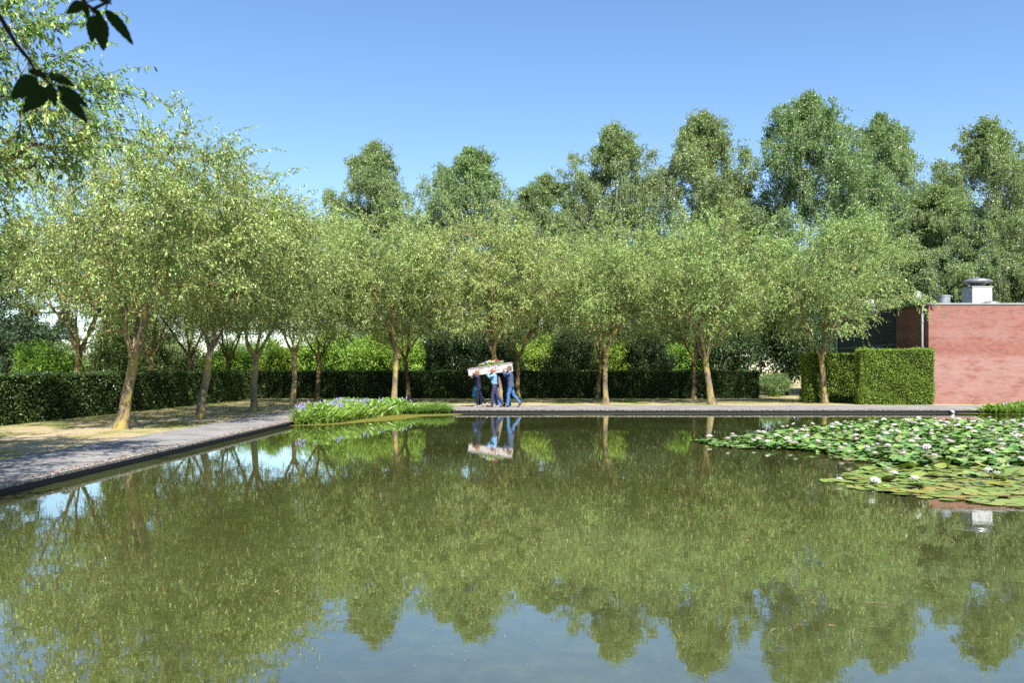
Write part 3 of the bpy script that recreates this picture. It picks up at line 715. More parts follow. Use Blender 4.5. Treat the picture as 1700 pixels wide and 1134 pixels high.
for k, (pr, x, y, s, sz, lab) in enumerate([
 (SP, -23.2, 39, 1.05, .95, 'dark spruce behind the hedge at the left picture edge'),
 (SL, -20.5, 44, .95, .85, 'yellow green conifer behind the left hedge beside the dark forked tree'),
 (SL, -21.5, 49, 1.05, 1.0, 'yellow green conifer behind the left hedge, the farther and taller one'),
 (SP, -27.5, 52, .9, .62, 'distant dark spruce in the gap between the left trunks'),
 (SP, 33.2, 60, 1.15, 1.45, 'dark conifer rising left of the roof vent housing'),
 (SP, 37.0, 59, 1.2, 1.15, 'dark conifer right behind the roof vent housing'),
 (SP, 41.0, 60, 1.3, 1.2, 'dark conifer above the right end of the brick wall'),
 (SP, 29.0, 61, 1.1, 1.05, 'dark conifer peeping over the roof beside the vent pipes')]):
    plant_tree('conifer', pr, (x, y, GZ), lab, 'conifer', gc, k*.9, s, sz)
for k, (pr, x, y, s, sz, lab) in enumerate([
 (SB, -19.0, 34.5, .7, .75, 'small lime shrub behind the left hedge beside the spruce'),
 (SM, -24.5, 45, 1.0, .8, 'grey green shrub behind the left hedge between the conifers'),
 (SB, -18.9, 56, .9, .9, 'lime shrub behind the far end of the left hedge'),
 (SM, -22.5, 56, 1.2, 1.0, 'olive bush behind the left hedge seen between the second and third leaning trunks'),
 (SD, -26.0, 58, 1.5, 1.0, 'dark bush far behind the left hedge beyond the conifers'),
 (SD, -33.5, 57, 1.6, 1.15, 'dark bush far behind the left hedge at the picture edge'),
 (SD, -19.5, 63, 1.3, .8, 'dark bush beyond the hedge corner')]):
    plant_tree('shrub', pr, (x, y, GZ), lab, 'shrub', 'shrubs behind the left hedge', k*.9, s, sz)

# ------------------------------------------------------------------ tree of the near branches, its unseen crown added to shade them
T = Tree(77); i = T.node((0, 0, -.05), 0)
for z in (.5, 1.3, 2.2, 2.9): i = T.node((.0, .0, z), i)
T.fork = i; T.ntrunk = len(T.P); rng = T.rng
Cc = np.array([.85, 3.0, 3.45])
for k in range(4): T.limb(i, Cc + rng.normal(0, .5, 3)*[1, 1, .4], 6, arch=.3)
d = nrm(rng.normal(0, 1, (330, 3))); A = Cc + d*np.array([1.3, .75, .55])*(rng.uniform(0, 1, 330)**.4)[:, None]  # small crown kept above the frame, shaped to shade the near leaves
T.attract(A, .05)
P = np.array(T.P); LP, LD = [], []
for (j, e) in T.tips:
    p0, p1 = P[T.par[T.par[e]]], P[e]; k = 26; f = rng.uniform(0, 1, k)[:, None]
    LP.append(p0+(p1-p0)*f + rng.normal(0, .15, (k, 3))); LD.append(rng.normal(0, .7, (k, 3)) + [0, 0, -.3])
V, F = leaf_arrays(np.concatenate(LP), np.concatenate(LD), .10, .27, rng)
near = empty('overhanging_tree', (-1.5, -2.5, GZ)); tag(near, 'tree leaning in at the top left corner, only dark close leaves in view', 'tree')
link('trunk', T.wood('trunk', M['bark_dark'], .14), near); link('crown', mesh_np('crown', V, F, M['cherry_leaf_dark']), near)
M['near_twig'] = simple('near_twig', (.022,.015,.010), .9, .2, 20, spec=.05)
def near_pt(px, py, D): return np.array([(px-850)/1400*D + 1.5, D + 2.5, 1.745-(py-617)/1400*D - GZ])
def near_branch(path, leaves, D):
    mb = MB(); pp = [tuple(near_pt(*p[:2], D+p[2])) for p in path]
    mb.tube(pp, [.006 - .004*k/(len(pp)-1) for k in range(len(pp))], 8)
    for l in leaves:     # leaf stalks
        a = near_pt(l[0], l[1], D+l[4])
        q = min(pp, key=lambda p: (p[0]-a[0])**2 + (p[1]-a[1])**2 + (p[2]-a[2])**2); mb.tube([q, tuple(a)], .0013, 6)
    b_ = mb.build('branch', M['near_twig'], near, smooth=True)
    for (x0, y0, x1, y1, dd, wd) in leaves:
        a = near_pt(x0, y0, D+dd); e = near_pt(x1, y1, D+dd+.01); L = np.linalg.norm(e-a); dr = (e-a)/L
        s = np.cross(dr, [0, 1, 0]); s /= np.linalg.norm(s); s = s*.93 + np.array([0, .36, 0]); nn = np.cross(s, dr)
        V = []; nseg = 12
        for k in range(nseg+1):
            f = k/nseg; wv = wd*L*math.sin(math.pi*f**.85)**.75*(1-.25*f) if 0 < f < 1 else .0006
            c = a + dr*L*f - np.array([0, 0, .06*L*math.sin(math.pi*f)*-1]); ser = .0012*(k % 2)
            V += [c - s*(wv+ser) + nn*wv*.3, c, c + s*(wv+ser) + nn*wv*.3]
        F = [(3*k+q, 3*k+q+1, 3*k+q+4, 3*k+q+3) for k in range(nseg) for q in (0, 1)]
        me = mesh_np('leaf', V, np.array(F), M['near_leaf'], True); link('leaf', me, b_)
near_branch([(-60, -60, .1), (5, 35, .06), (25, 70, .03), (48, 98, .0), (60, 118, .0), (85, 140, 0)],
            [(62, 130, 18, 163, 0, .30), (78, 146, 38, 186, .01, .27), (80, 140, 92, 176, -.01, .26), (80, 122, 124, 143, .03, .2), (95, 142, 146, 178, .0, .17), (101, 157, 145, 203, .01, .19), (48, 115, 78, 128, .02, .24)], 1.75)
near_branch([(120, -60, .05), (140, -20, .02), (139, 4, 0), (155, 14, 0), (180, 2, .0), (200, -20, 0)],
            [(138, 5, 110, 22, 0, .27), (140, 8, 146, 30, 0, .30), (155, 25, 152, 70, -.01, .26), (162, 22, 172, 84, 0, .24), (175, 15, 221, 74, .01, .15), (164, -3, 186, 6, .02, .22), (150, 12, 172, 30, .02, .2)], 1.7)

# ------------------------------------------------------------------ people carrying the coffin
def remesh(mb, voxel, name, mat, parent, smooth_it=2):
    me = mb.mesh(name + '_raw'); o = bpy.data.objects.new(name + '_raw', me); col.objects.link(o)
    md = o.modifiers.new('r', 'REMESH'); md.mode = 'VOXEL'; md.voxel_size = voxel; md.use_smooth_shade = True
    if smooth_it:
        ms = o.modifiers.new('s', 'SMOOTH'); ms.iterations = smooth_it; ms.factor = .5
    dg = bpy.context.evaluated_depsgraph_get()
    m2 = bpy.data.meshes.new_from_object(o.evaluated_get(dg)); m2.name = name
    m2.materials.clear(); m2.materials.append(mat)
    bpy.data.objects.remove(o); bpy.data.meshes.remove(me)
    return link(name, m2, parent)

def person(label, x, y, H, J, cloth, side):
    """faces -X; side -1 = near bearer (coffin on +Y shoulder), +1 = far bearer (mirrored)"""
    S = H/1.80; my = -side        # my=+1: coffin lies towards +Y
    root = empty('person', (x, y, GZ+.004)); tag(root, label, 'person', 'bearers carrying the coffin')
    V = lambda p: (p[0]*S, p[1]*S*my, p[2]*S)
    female = cloth.get('female', False); bw = .9 if female else 1.0
    hipx, lean = 0.0, J.get('lean', -.03)
    hip = (0, 0, .93); sh = (lean, 0, 1.46)
    hn, hf = V((0, -.09, .92)), V((0, .09, .92))
    # ---- body
    b = MB()
    torso = [((.005, 0, .86), (.10, .15)), ((.0, 0, .96), (.115, .165*bw+.005)), ((lean*.3, 0, 1.10), (.10, .14*bw)), ((lean*.6, 0, 1.24), (.118, .155*bw)),
             ((lean, 0, 1.38), (.115, .175*bw)), ((lean, 0, 1.46), (.085, .16*bw)), ((lean-.01, 0, 1.51), (.055, .075)), ((lean-.015, 0, 1.56), (.052, .055))]
    def tube(mb, seq, grow=0.0, n=16):
        P = [V(p) for p, _ in seq]; rr = []
        for _, r in seq:
            r = (r, r) if isinstance(r, float) else r
            rr.append(((r[1]+grow)*S, (r[0]+grow)*S))
        mb.tube(P, rr, n)
    tube(b, torso)
    hx, hy, hz = J['head']
    tube(b, [((lean-.012, 0, 1.50), .058), ((hx+.02, hy*.6, hz-.10), .056), ((hx+.01, hy, hz-.04), .05)])
    hc = V((hx, hy, hz))
    b.ell(hc, (.098*S, .076*S, .118*S), 16, 12, .1); b.ell((hc[0]-.035*S, hc[1], hc[2]-.055*S), (.062*S, .055*S, .062*S), 14, 10)
    b.ell((hc[0]-.100*S, hc[1], hc[2]-.012*S), (.022*S, .013*S, .024*S), 8, 6); b.ell((hc[0]-.088*S, hc[1], hc[2]-.055*S), (.014*S, .024*S, .009*S), 8, 6)
    b.ell((hc[0]-.080*S, hc[1], hc[2]-.088*S), (.022*S, .028*S, .020*S), 8, 6)
    for e in (-1, 1): b.ell((hc[0]+.008*S, hc[1]+e*.077*S, hc[2]-.008*S), (.018*S, .010*S, .030*S), 8, 6)
    arms = {}
    for key, sy in (('near', -1), ('far', 1)):
        shp = (lean, sy*.185*bw, 1.43); el, wr, ha, curl = J[key]
        seq = [(shp, .052), (((shp[0]+el[0])/2, (shp[1]+el[1])/2, (shp[2]+el[2])/2), .048), (el, .040), (((el[0]+wr[0])/2, (el[1]+wr[1])/2, (el[2]+wr[2])/2), .037), (wr, .027)]
        tube(b, seq, n=12); arms[key] = seq
        w_, h_ = Vector(wr), Vector(ha); d = (h_-w_).normalized(); nrmv = Vector(curl).normalized(); sd = d.cross(nrmv).normalized()
        tube(b, [(tuple(w_), (.026, .020)), (tuple(w_+d*.05), (.034, .022)), (tuple(w_+d*.085), (.030, .018))], n=10)
        for fi, (of, ln) in enumerate(((-.030, .068), (-.010, .078), (.010, .073), (.029, .058))):
            p0 = w_+d*.075+sd*of; p1 = p0+d*ln*.5+nrmv*.008; p2 = p0+d*ln*.75+nrmv*.024; p3 = p0+d*ln*.82+nrmv*.046
            tube(b, [(tuple(p0), .0092), (tuple(p1), .0088), (tuple(p2), .0082), (tuple(p3), .0072)], n=8)
        p0 = w_+d*.02-sd*.026; tube(b, [(tuple(p0), .012), (tuple(p0-sd*.022+d*.025+nrmv*.012), .0105), (tuple(p0-sd*.026+d*.052+nrmv*.03), .009)], n=8)
    legs = []
    for key, sy in (('lead', J.get('leadside', -1)), ('trail', -J.get('leadside', -1))):
        kn, an, toe = J[key]; kn = (kn[0], sy*.095+kn[1], kn[2]); an = (an[0], sy*.09+an[1], an[2]); toe = (toe[0], sy*.095+toe[1], toe[2])
        hp = (0.0, sy*.088, .90)
        seq = [(hp, .088), (((hp[0]+kn[0])/2+.005, (hp[1]+kn[1])/2, (hp[2]+kn[2])/2), .076), (kn, .054), (((2*kn[0]+an[0])/3+.018, (2*kn[1]+an[1])/3, (2*kn[2]+an[2])/3), .055), (an, .036)]
        tube(b, seq, n=14); legs.append((seq, an, toe))
        tube(b, [(an, .033), (((2*an[0]+toe[0])/3, (an[1]*2+toe[1])/3, (2*an[2]+toe[2])/3-.012), (.020, .028)), (((an[0]+2*toe[0])/3, (an[1]+2*toe[1])/3, (an[2]+2*toe[2])/3-.008), (.012, .026))], n=10)
    bodyo = remesh(b, .0065*S, 'body', cloth['skin'], root, 1)
    for e in (-1, 1):
        MB().ell((hc[0]-.088*S, hc[1]+e*.032*S, hc[2]+.004*S), (.009*S, .012*S, .008*S), 8, 6).build('eye', M['eye'], bodyo, smooth=True)
    # ---- hair
    h = MB()
    if female:
        h.ell((hc[0]+.022*S, hc[1], hc[2]+.028*S), (.108*S, .092*S, .112*S), 16, 10); h.ell((hc[0]+.045*S, hc[1], hc[2]-.06*S), (.075*S, .086*S, .105*S), 14, 10)
        h.ell((hc[0]+.05*S, hc[1], hc[2]-.13*S), (.05*S, .075*S, .07*S), 12, 8)
    elif cloth.get('bald'):
        h.ell((hc[0]+.040*S, hc[1], hc[2]-.012*S), (.070*S, .082*S, .055*S), 16, 10)
    else:
        h.ell((hc[0]+.018*S, hc[1], hc[2]+.034*S), (.098*S, .084*S, .098*S), 16, 10); h.ell((hc[0]+.055*S, hc[1], hc[2]-.03*S), (.055*S, .076*S, .07*S), 12, 8)
    ho = remesh(h, .010*S, 'hair', cloth['hair'], root, 1)
    # ---- trousers
    t = MB(); g = .012 if female else .022
    tube(t, [(torso[0][0], (.105, .150)), (torso[1][0], (.125, .165*bw+.012)), ((lean*.2, 0, 1.03), (.112, .148*bw+.01))], .004)
    if female: t.ell(V((.055, 0, .93)), (.10*S, .16*S, .12*S), 16, 10)
    for (seq, an, toe) in legs:
        q = [(p, r+g*(.7 if i < 2 else 1.0)) for i, (p, r) in enumerate(seq)]
        if not female: q[-1] = (q[-1][0], .062)
        q[-1] = ((q[-1][0][0], q[-1][0][1], q[-1][0][2]-.015), q[-1][1])
        tube(t, q, n=14)
    remesh(t, .012*S, 'trousers', cloth['legs'], root, 3)
    # ---- top
    c = MB(); gr_ = .014 if female else .026 if cloth.get('jacket') else .022
    ts = [(p, r) for p, r in torso[2:6]]
    low = .86 if cloth.get('jacket') else 1.0
    tube(c, [((.012, 0, low), (.130 if female else .128, .172*bw+.008)), ((.006, 0, 1.0), (.118, .162*bw))] + ts + [((lean-.005, 0, 1.50), (.062, .085))], gr_)
    if cloth.get('belly'): c.ell(V((lean*.5-.045, 0, 1.13)), (.115*S, .155*S, .15*S), 16, 10)
    c.ell(V((lean+.055, 0, 1.36)), (.085*S, .165*S*bw, .15*S), 16, 10)
    for key in ('near', 'far'):
        seq = arms[key]; stop = 5 if cloth.get('long', True) else 3
        q = [(p, r+gr_*.75) for p, r in seq[:stop]]; tube(c, q, n=12)
    co = remesh(c, .012*S, 'jacket' if cloth.get('jacket') else 'shirt', cloth['top'], root, 3)
    if cloth.get('jacket') and not female:
        MB().ell(V((lean-.005, 0, 1.505)), (.075*S, .082*S, .022*S), 14, 6).build('collar', cloth.get('collar', M['navy']), co, smooth=True)
    if cloth.get('belt'):
        k = MB(); tube(k, [((.0, 0, 1.005), (.146, .196)), ((.0, 0, 1.04), (.144, .192))], 0, 20); k.build('belt', M['shoe_dark'], root)
    for (seq, an, toe) in legs:
        s = MB(); a_ = Vector(an); to = Vector(toe); d = (to-a_); d.normalize(); dn = Vector((d.z, 0, -d.x)); dn = dn if dn.z < 0 else -dn
        heel = a_ + dn*.048 - d*.045
        tube(s, [(tuple(heel+d*-.012), (.026, .028)), (tuple(heel+d*.06-dn*.014), (.044, .036)), (tuple(a_+dn*.045+d*.13), (.030, .043)), (tuple(to+dn*.014+d*.055), (.020, .036))], n=12)
        tube(s, [(tuple(a_+dn*.045), .042), (tuple(a_-dn*.01), .042)], n=12)
        remesh(s, .010*S, 'shoe', cloth['shoe'], root, 1)
    return root

CY0, CY1 = 38.02, 38.54                     # coffin sides
yn, yf = 37.87, 38.69
def stride(lead_x, trail_x, heel=.15, kx=-.05):
    return {'lead': ((lead_x*.55-.035, 0, .50), (lead_x, 0, .085), (lead_x-.16, 0, .035)),
            'trail': ((trail_x*.35, 0, .49), (trail_x, 0, heel), (trail_x-.11, 0, .035))}
J1 = dict(head=(-.085, -.005, 1.645), near=((-.26, -.24, 1.50), (-.20, -.07, 1.60), (-.17, .0, 1.66), (.2, .9, .1)), far=((-.16, .26, 1.25), (-.32, .22, 1.42), (-.37, .22, 1.46), (-.2, 0, .9)), lean=-.045, **stride(-.07, .36, .18))
w1 = person('woman in a dark navy jacket with ginger hair at the front of the coffin', -1.50, yn, 1.68, J1,
            dict(female=True, skin=M['skin'], hair=M['hair_red'], legs=M['navy'], top=M['navy'], jacket=True, shoe=M['shoe_light']), -1)
J2 = dict(head=(-.06, -.005, 1.665), near=((-.27, -.25, 1.36), (-.29, -.05, 1.53), (-.265, .03, 1.60), (.2, .9, .1)), far=((-.2, .27, 1.28), (-.36, .22, 1.45), (-.41, .22, 1.49), (-.2, 0, .9)), lean=-.03, **stride(-.12, .36, .17))
person('bald man in a light blue shirt and grey trousers at the middle of the coffin', -.78, yn, 1.80, J2,
       dict(bald=True, skin=M['skin_pale'], hair=M['hair_bald'], legs=M['trouser'], top=M['shirt'], belt=True, belly=True, shoe=M['shoe_dark']), -1)
J3 = dict(head=(-.065, -.005, 1.655), near=((-.28, -.24, 1.42), (-.30, -.05, 1.56), (-.30, .03, 1.64), (.2, .9, .1)), far=((-.2, .27, 1.30), (-.36, .22, 1.50), (-.41, .22, 1.54), (-.2, 0, .9)), lean=-.03, **stride(-.13, .40, .18))
person('grey haired man in a grey blue blazer and jeans at the rear of the coffin', -.06, yn, 1.88, J3,
       dict(skin=M['skin'], hair=M['hair_grey'], legs=M['jeans'], top=M['blazer'], jacket=True, collar=M['shirt'], shoe=M['shoe_dark']), -1)
w4 = person('bearer on the far side in dark clothes behind the ginger haired woman', -1.52, yf, 1.66, dict(J1, **stride(.02, .14, .09)),
            dict(female=True, skin=M['skin_pale'], hair=M['hair_grey'], legs=M['navy'], top=M['navy'], jacket=True, shoe=M['shoe_light']), 1)
person('bearer on the far side in blue trousers hidden behind the bald man', -.74, yf, 1.78, dict(J2, **stride(.02, .16, .10)),
       dict(skin=M['skin_pale'], hair=M['hair_grey'], legs=M['jeans'], top=M['navy'], jacket=True, shoe=M['shoe_light']), 1)
person('bearer on the far side in black clothes peeping out behind the man in the blazer', -.30, yf, 1.84, dict(J3, **stride(-.05, .20, .10)),
       dict(skin=M['skin'], hair=M['hair_grey'], legs=M['jeans_dark'], top=M['navy'], jacket=True, shoe=M['shoe_dark']), 1)
# blue scarf end hanging in front of the woman behind
c = MB(); c.tube([(-.13, -.10, .98), (-.17, -.12, .86), (-.20, -.12, .70), (-.205, -.12, .55), (-.23, -.12, .44)], [(.012, .05), (.02, .085), (.018, .07), (.02, .085), (.016, .10)], 12)
c.build('scarf', M['blue_cloth'], w4, smooth=True)

# the coffin: a tapered box, its rear end higher
co = empty('coffin', (-.985, (CY0+CY1)/2, 1.83)); tag(co, 'white printed coffin carried tilted on the shoulders of the bearers', 'coffin')
co.rotation_euler = (0, -math.atan2(.30, 2.03), 0)
def cbox(x0, x1, z0a, z1a, z0b, z1b, ya, yb):
    return [(x0, -ya, z0a), (x1, -yb, z0b), (x1, yb, z0b), (x0, ya, z0a), (x0, -ya, z1a), (x1, -yb, z1b), (x1, yb, z1b), (x0, ya, z1a)]
BF = [(0,3,2,1),(4,5,6,7),(0,1,5,4),(1,2,6,5),(2,3,7,6),(3,0,4,7)]
mb = MB(); mb.add(cbox(-1.0, 1.02, -.145, .15, -.225, .155, .21, .265), BF); mb.build('body', M['coffin'], co, bevel=.008)
mb = MB(); mb.add(cbox(-1.03, 1.05, .151, .178, .156, .184, .235, .29), BF); mb.add(cbox(-.93, .95, .1785, .20, .1845, .206, .17, .22), BF); mb.build('lid', M['lid'], co, bevel=.006)
for xx in (-.7, 0, .7):
    for sy in (-1, 1):
        yy = sy*(.2375+.0272*xx); mb = MB(); mb.tube([(xx-.11, yy, -.03), (xx-.11, yy+sy*.03, -.035), (xx+.11, yy+sy*.03, -.035), (xx+.11, yy, -.03)], .009, 8); mb.build('handle', M['lid'], co, smooth=True)
# flowers lying on it
fl = empty('flower_spray', (-.985, (CY0+CY1)/2, 1.83)); fl.rotation_euler = co.rotation_euler
tag(fl, 'colourful flower spray of pink, white, blue and orange blooms on the coffin', 'flowers')
rng = np.random.default_rng(5)
n = 340; P = np.stack([rng.uniform(-.42, .60, n), rng.normal(0, .12, n), rng.uniform(.20, .29, n)], 1); D = np.stack([np.sign(P[:, 0]-.1)*.6, rng.normal(0, .6, n), rng.uniform(-.1, .8, n)], 1) + rng.normal(0, .4, (n, 3))
V, F = leaf_arrays(P, D, .11, .2, rng); link('leaves', mesh_np('leaves', V, F, M['shrub_bright']), fl)
fc = {'white': (.85,.82,.80), 'pink': (.80,.35,.52), 'red': (.65,.03,.12), 'blue': (.10,.10,.65), 'yellow': (.85,.75,.25), 'orange': (.90,.42,.05), 'lilac': (.55,.38,.70)}
for k_, v_ in fc.items(): M['f_'+k_] = simple('petal_'+k_, tuple(q*.5 for q in v_), .6, .12, 30)
def bloom(r, cname, seed):
    q = np.random.default_rng(seed); mb = MB()
    for ring, (np_, tilt, rr) in enumerate(((7, .25, 1.0), (6, .8, .75), (4, 1.2, .5))):
        for k in range(np_):
            a = 2*math.pi*k/np_ + ring*.4 + q.normal(0, .1); ca, sa = math.cos(a), math.sin(a); up = math.sin(tilt); ou = math.cos(tilt); L = r*rr; wd = L*.42
            mb.add([(0, 0, 0), (ca*L*ou*.55 - sa*wd, sa*L*ou*.55 + ca*wd, L*up*.6+.004), (ca*L*ou, sa*L*ou, L*up+.002), (ca*L*ou*.55 + sa*wd, sa*L*ou*.55 - ca*wd, L*up*.6+.004)], [(0, 1, 2, 3)])
    return mb.mesh('bloom', M['f_'+cname], True)
blooms = {k_: bloom(.055, k_, i) for i, k_ in enumerate(fc)}
seq = 'yellow white lilac pink white blue white pink white blue red white orange white pink yellow white orange lilac white red white blue pink white orange lilac yellow'.split()
for i, cn in enumerate(seq):
    f = i/(len(seq)-1); o = link('bloom', blooms[cn], fl); o.location = (-.40+f*.98+rng.normal(0, .03), rng.normal(-.03, .10), .27+.08*math.sin(f*3.1)+rng.normal(0, .03)); s_ = rng.uniform(.9, 1.5)
    o.scale = (s_, s_, s_); o.rotation_euler = (rng.uniform(.2, 1.1), rng.normal(0, .4), rng.uniform(-.5, .5))

# ------------------------------------------------------------------ water lilies
poly = np.array([(4.5,21.1),(4.9,19.1),(6.1,18.6),(6.6,17.7),(6.4,16.8),(6.9,15.8),(6.45,15.2),(4.95,13.3),(5.1,12.5),(5.8,11.4),(6.56,10.8),(8.8,10.3),(12,12),(22,27),(21,28.6),(17.2,28.6),(13.7,29.4),(10.8,27.4),(8,24.9),(6,22)])
def inside(P, q=poly):
    x, y = P[:, 0], P[:, 1]; r = np.zeros(len(P), bool)
    for i in range(len(q)):
        (x1, y1), (x2, y2) = q[i], q[i-1]
        c = ((y1 > y) != (y2 > y)) & (x < (x2-x1)*(y-y1)/(y2-y1+1e-9)+x1); r ^= c
    return r
def padmat(name, tones, edge, rough=.35):
    m, t, b = newmat(name); oi = t.nodes.new('ShaderNodeObjectInfo'); g = t.nodes.new('ShaderNodeNewGeometry')
    ad = t.nodes.new('ShaderNodeMath'); ad.operation = 'ADD'; fr_ = t.nodes.new('ShaderNodeMath'); fr_.operation = 'FRACT'
    t.links.new(oi.outputs['Random'], ad.inputs[0]); t.links.new(g.outputs['Random Per Island'], ad.inputs[1]); t.links.new(ad.outputs[0], fr_.inputs[0])
    c = ramp(t, fr_.outputs[0], [(0, tones[0]), (.4, tones[1]), (.8, tones[2]), (.96, tones[3])])
    f = noise(t, 6, 4, .6); c = mixc(t, ramp(t, f, [(.58, (0,0,0)), (.72, (.6,.6,.6))]), c, edge)
    t.links.new(c, b.inputs['Base Color']); b.inputs['Roughness'].default_value = rough; b.inputs['Specular IOR Level'].default_value = .75
    bump(t, b, noise(t, 14), .25, .01)
    return m
M['pad_flat'] = padmat('lily_pad_yellowing', [(0.1339,0.1925,0.0293), (0.1758,0.2427,0.04185), (0.226,0.2678,0.05022), (0.2511,0.2009,0.04185)], (0.2678,0.2511,0.05022))
M['pad_up'] = padmat('lily_leaf_green', [(0.059,0.1416,0.0236), (0.118,0.2242,0.0413), (0.2242,0.3422,0.0826), (0.177,0.1534,0.059)], (0.1416,0.2124,0.0354), .16)
def pad_arrays(c, r, rot, tilt, taz, cup, rng, n=14):
    th = np.linspace(.12, 2*np.pi-.12, n); rr = r*(1+rng.normal(0, .02, n)); x = np.cos(th)*rr; y = np.sin(th)*rr; z = cup*r*(.6+.6*np.sin(th*3+rot))
    V = np.concatenate([[[0, 0, 0]], np.stack([x*.55, y*.55, z*.18], 1), np.stack([x, y, z], 1)])
    cr, sr = math.cos(rot), math.sin(rot); V = V@np.array([[cr, sr, 0], [-sr, cr, 0], [0, 0, 1]])
    ax = np.array([math.cos(taz), math.sin(taz), 0]); ct, stt = math.cos(tilt), math.sin(tilt)
    V = V*ct + np.cross(ax, V)*stt + ax*(V@ax)[:, None]*(1-ct)
    k = np.arange(n-1); F3 = np.stack([0*k, 1+k, 2+k], 1); F4 = np.stack([1+k, 1+n+k, 2+n+k, 2+k], 1)
    return V + np.array(c), F3, F4
rng = np.random.default_rng(9)
protos = []
for k in range(5):
    V, F3, F4 = pad_arrays((0, 0, 0), .145, 0, 0, 0, .035, rng); protos.append(mesh_np('lily_pad', V, [F3, F4], M['pad_flat'], True))
gL = 'flat yellow green lily pads at the near edge of the patch'
cand = np.stack([rng.uniform(4.5, 12, 9000), rng.uniform(10, 15.9, 9000)], 1)
cand = cand[inside(cand) & (np.abs(cand[:, 0]) < cand[:, 1]*.607+.35)]
pads = []
for c in cand:
    if len(pads) >= 300: break
    gap = .175
    if all((c[0]-p[0])**2+(c[1]-p[1])**2 > gap**2 for p in pads): pads.append(c)
for k, (x, y) in enumerate(pads):
    o = link('lily_pad', protos[k % 5]); s_ = rng.uniform(.75, 1.15); o.location = (x, y, .004+.012*rng.random()+.002*(k % 4)); o.scale = (s_, s_, s_)
    up = rng.random() < .03 and y > 11.8
    o.rotation_euler = (rng.normal(0, .5) if up else rng.normal(0, .035), rng.normal(0, .3) if up else rng.normal(0, .035), rng.uniform(0, 6.28))
    if up: o.location.z += .05
    tag(o, 'flat notched lily pad among the yellow green ones at the patch edge', 'lily pad', gL)
# raised dark green leaves, far too many to count
VV, F3s, F4s = [], [], []; n0 = 0
cand = np.stack([rng.uniform(4, 22, 26000), rng.uniform(12.6, 29.4, 26000)], 1)
cand = cand[inside(cand) & (np.abs(cand[:, 0]) < cand[:, 1]*.63+1)]
thin = (cand[:, 1] > 15.4) | (rng.random(len(cand)) < .12)
cand = cand[thin][:9000]
for (x, y) in cand:
    edge_ = x < 5.6 + max(0, (y-21.5))*.9 or (x < 7.2 and y < 17.5)
    rr = rng.uniform(.07, .125); tl = abs(rng.normal(0, .10 if edge_ else .24)); z = .02 if edge_ else rng.uniform(.02, .10)
    V, a3, a4 = pad_arrays((x, y, z), rr, rng.uniform(0, 6.28), min(tl, 1.3), rng.uniform(0, 6.28), rng.uniform(.03, .25), rng, 9)
    VV.append(V); F3s.append(a3+n0); F4s.append(a4+n0); n0 += len(V)
o = link('lily_leaves', mesh_np('lily_leaves', np.concatenate(VV), [np.concatenate(F3s), np.concatenate(F4s)], M['pad_up'], True))
tag(o, 'dense raised dark green water lily leaves in the far part of the patch', 'lily leaves', kind='stuff')
M['petal_lily'] = simple('lily_petal', (.70,.58,.62), .5, .12, 20); M['petal_white'] = simple('lily_petal_white', (.70,.68,.66), .5, .06, 20); M['stamen'] = simple('lily_stamen', (.50,.33,.04), .6, .1, 30)
def lily_flower(mat):
    mb = MB()
    for ring, (n_, tilt, L) in enumerate(((9, .22, .085), (8, .65, .075), (6, 1.05, .06))):
        for k in range(n_):
            a = 2*math.pi*(k+.5*ring)/n_; ca, sa = math.cos(a), math.sin(a); u, o_ = math.sin(tilt), math.cos(tilt); w_ = L*.20
            mb.add([(ca*.012, sa*.012, 0), (ca*L*o_*.5-sa*w_, sa*L*o_*.5+ca*w_, L*u*.5+.006), (ca*L*o_, sa*L*o_, L*u+.004), (ca*L*o_*.5+sa*w_, sa*L*o_*.5-ca*w_, L*u*.5+.006)], [(0, 1, 2, 3)])
    pm = mb.mesh('petals', mat); st_ = MB().ell((0, 0, .018), (.016, .016, .014), 10, 6).mesh('stamens', M['stamen'], True)
    return pm, st_
lf = [lily_flower(M['petal_lily']), lily_flower(M['petal_white'])]
c2 = np.stack([rng.uniform(4, 20, 3000), rng.uniform(11.5, 29.2, 3000)], 1); c2 = c2[inside(c2) & (np.abs(c2[:, 0]) < c2[:, 1]*.607+.1)]
fls = []
for c in c2:
    if len(fls) >= 150: break
    if c[1] < 15.5 and rng.random() < .85: continue
    if all((c[0]-p[0])**2+(c[1]-p[1])**2 > .5**2 for p in fls): fls.append(c)
for k, (x, y) in enumerate(fls):
    wh = y < 15.5 or rng.random() < .5; r_ = empty('water_lily_flower', (x, y, .05 if y < 15.5 else .11+.05*rng.random()), rng.uniform(0, 6), rng.uniform(.85, 1.25)); r_.rotation_euler[0] = rng.normal(0, .25)
    link('petals', lf[int(wh)][0], r_); link('stamens', lf[int(wh)][1], r_)
    tag(r_, 'open white water lily flower over the lily leaves' if wh else 'open pale pink water lily flower over the lily leaves', 'water lily', 'white water lily flowers' if wh else 'pink water lily flowers')

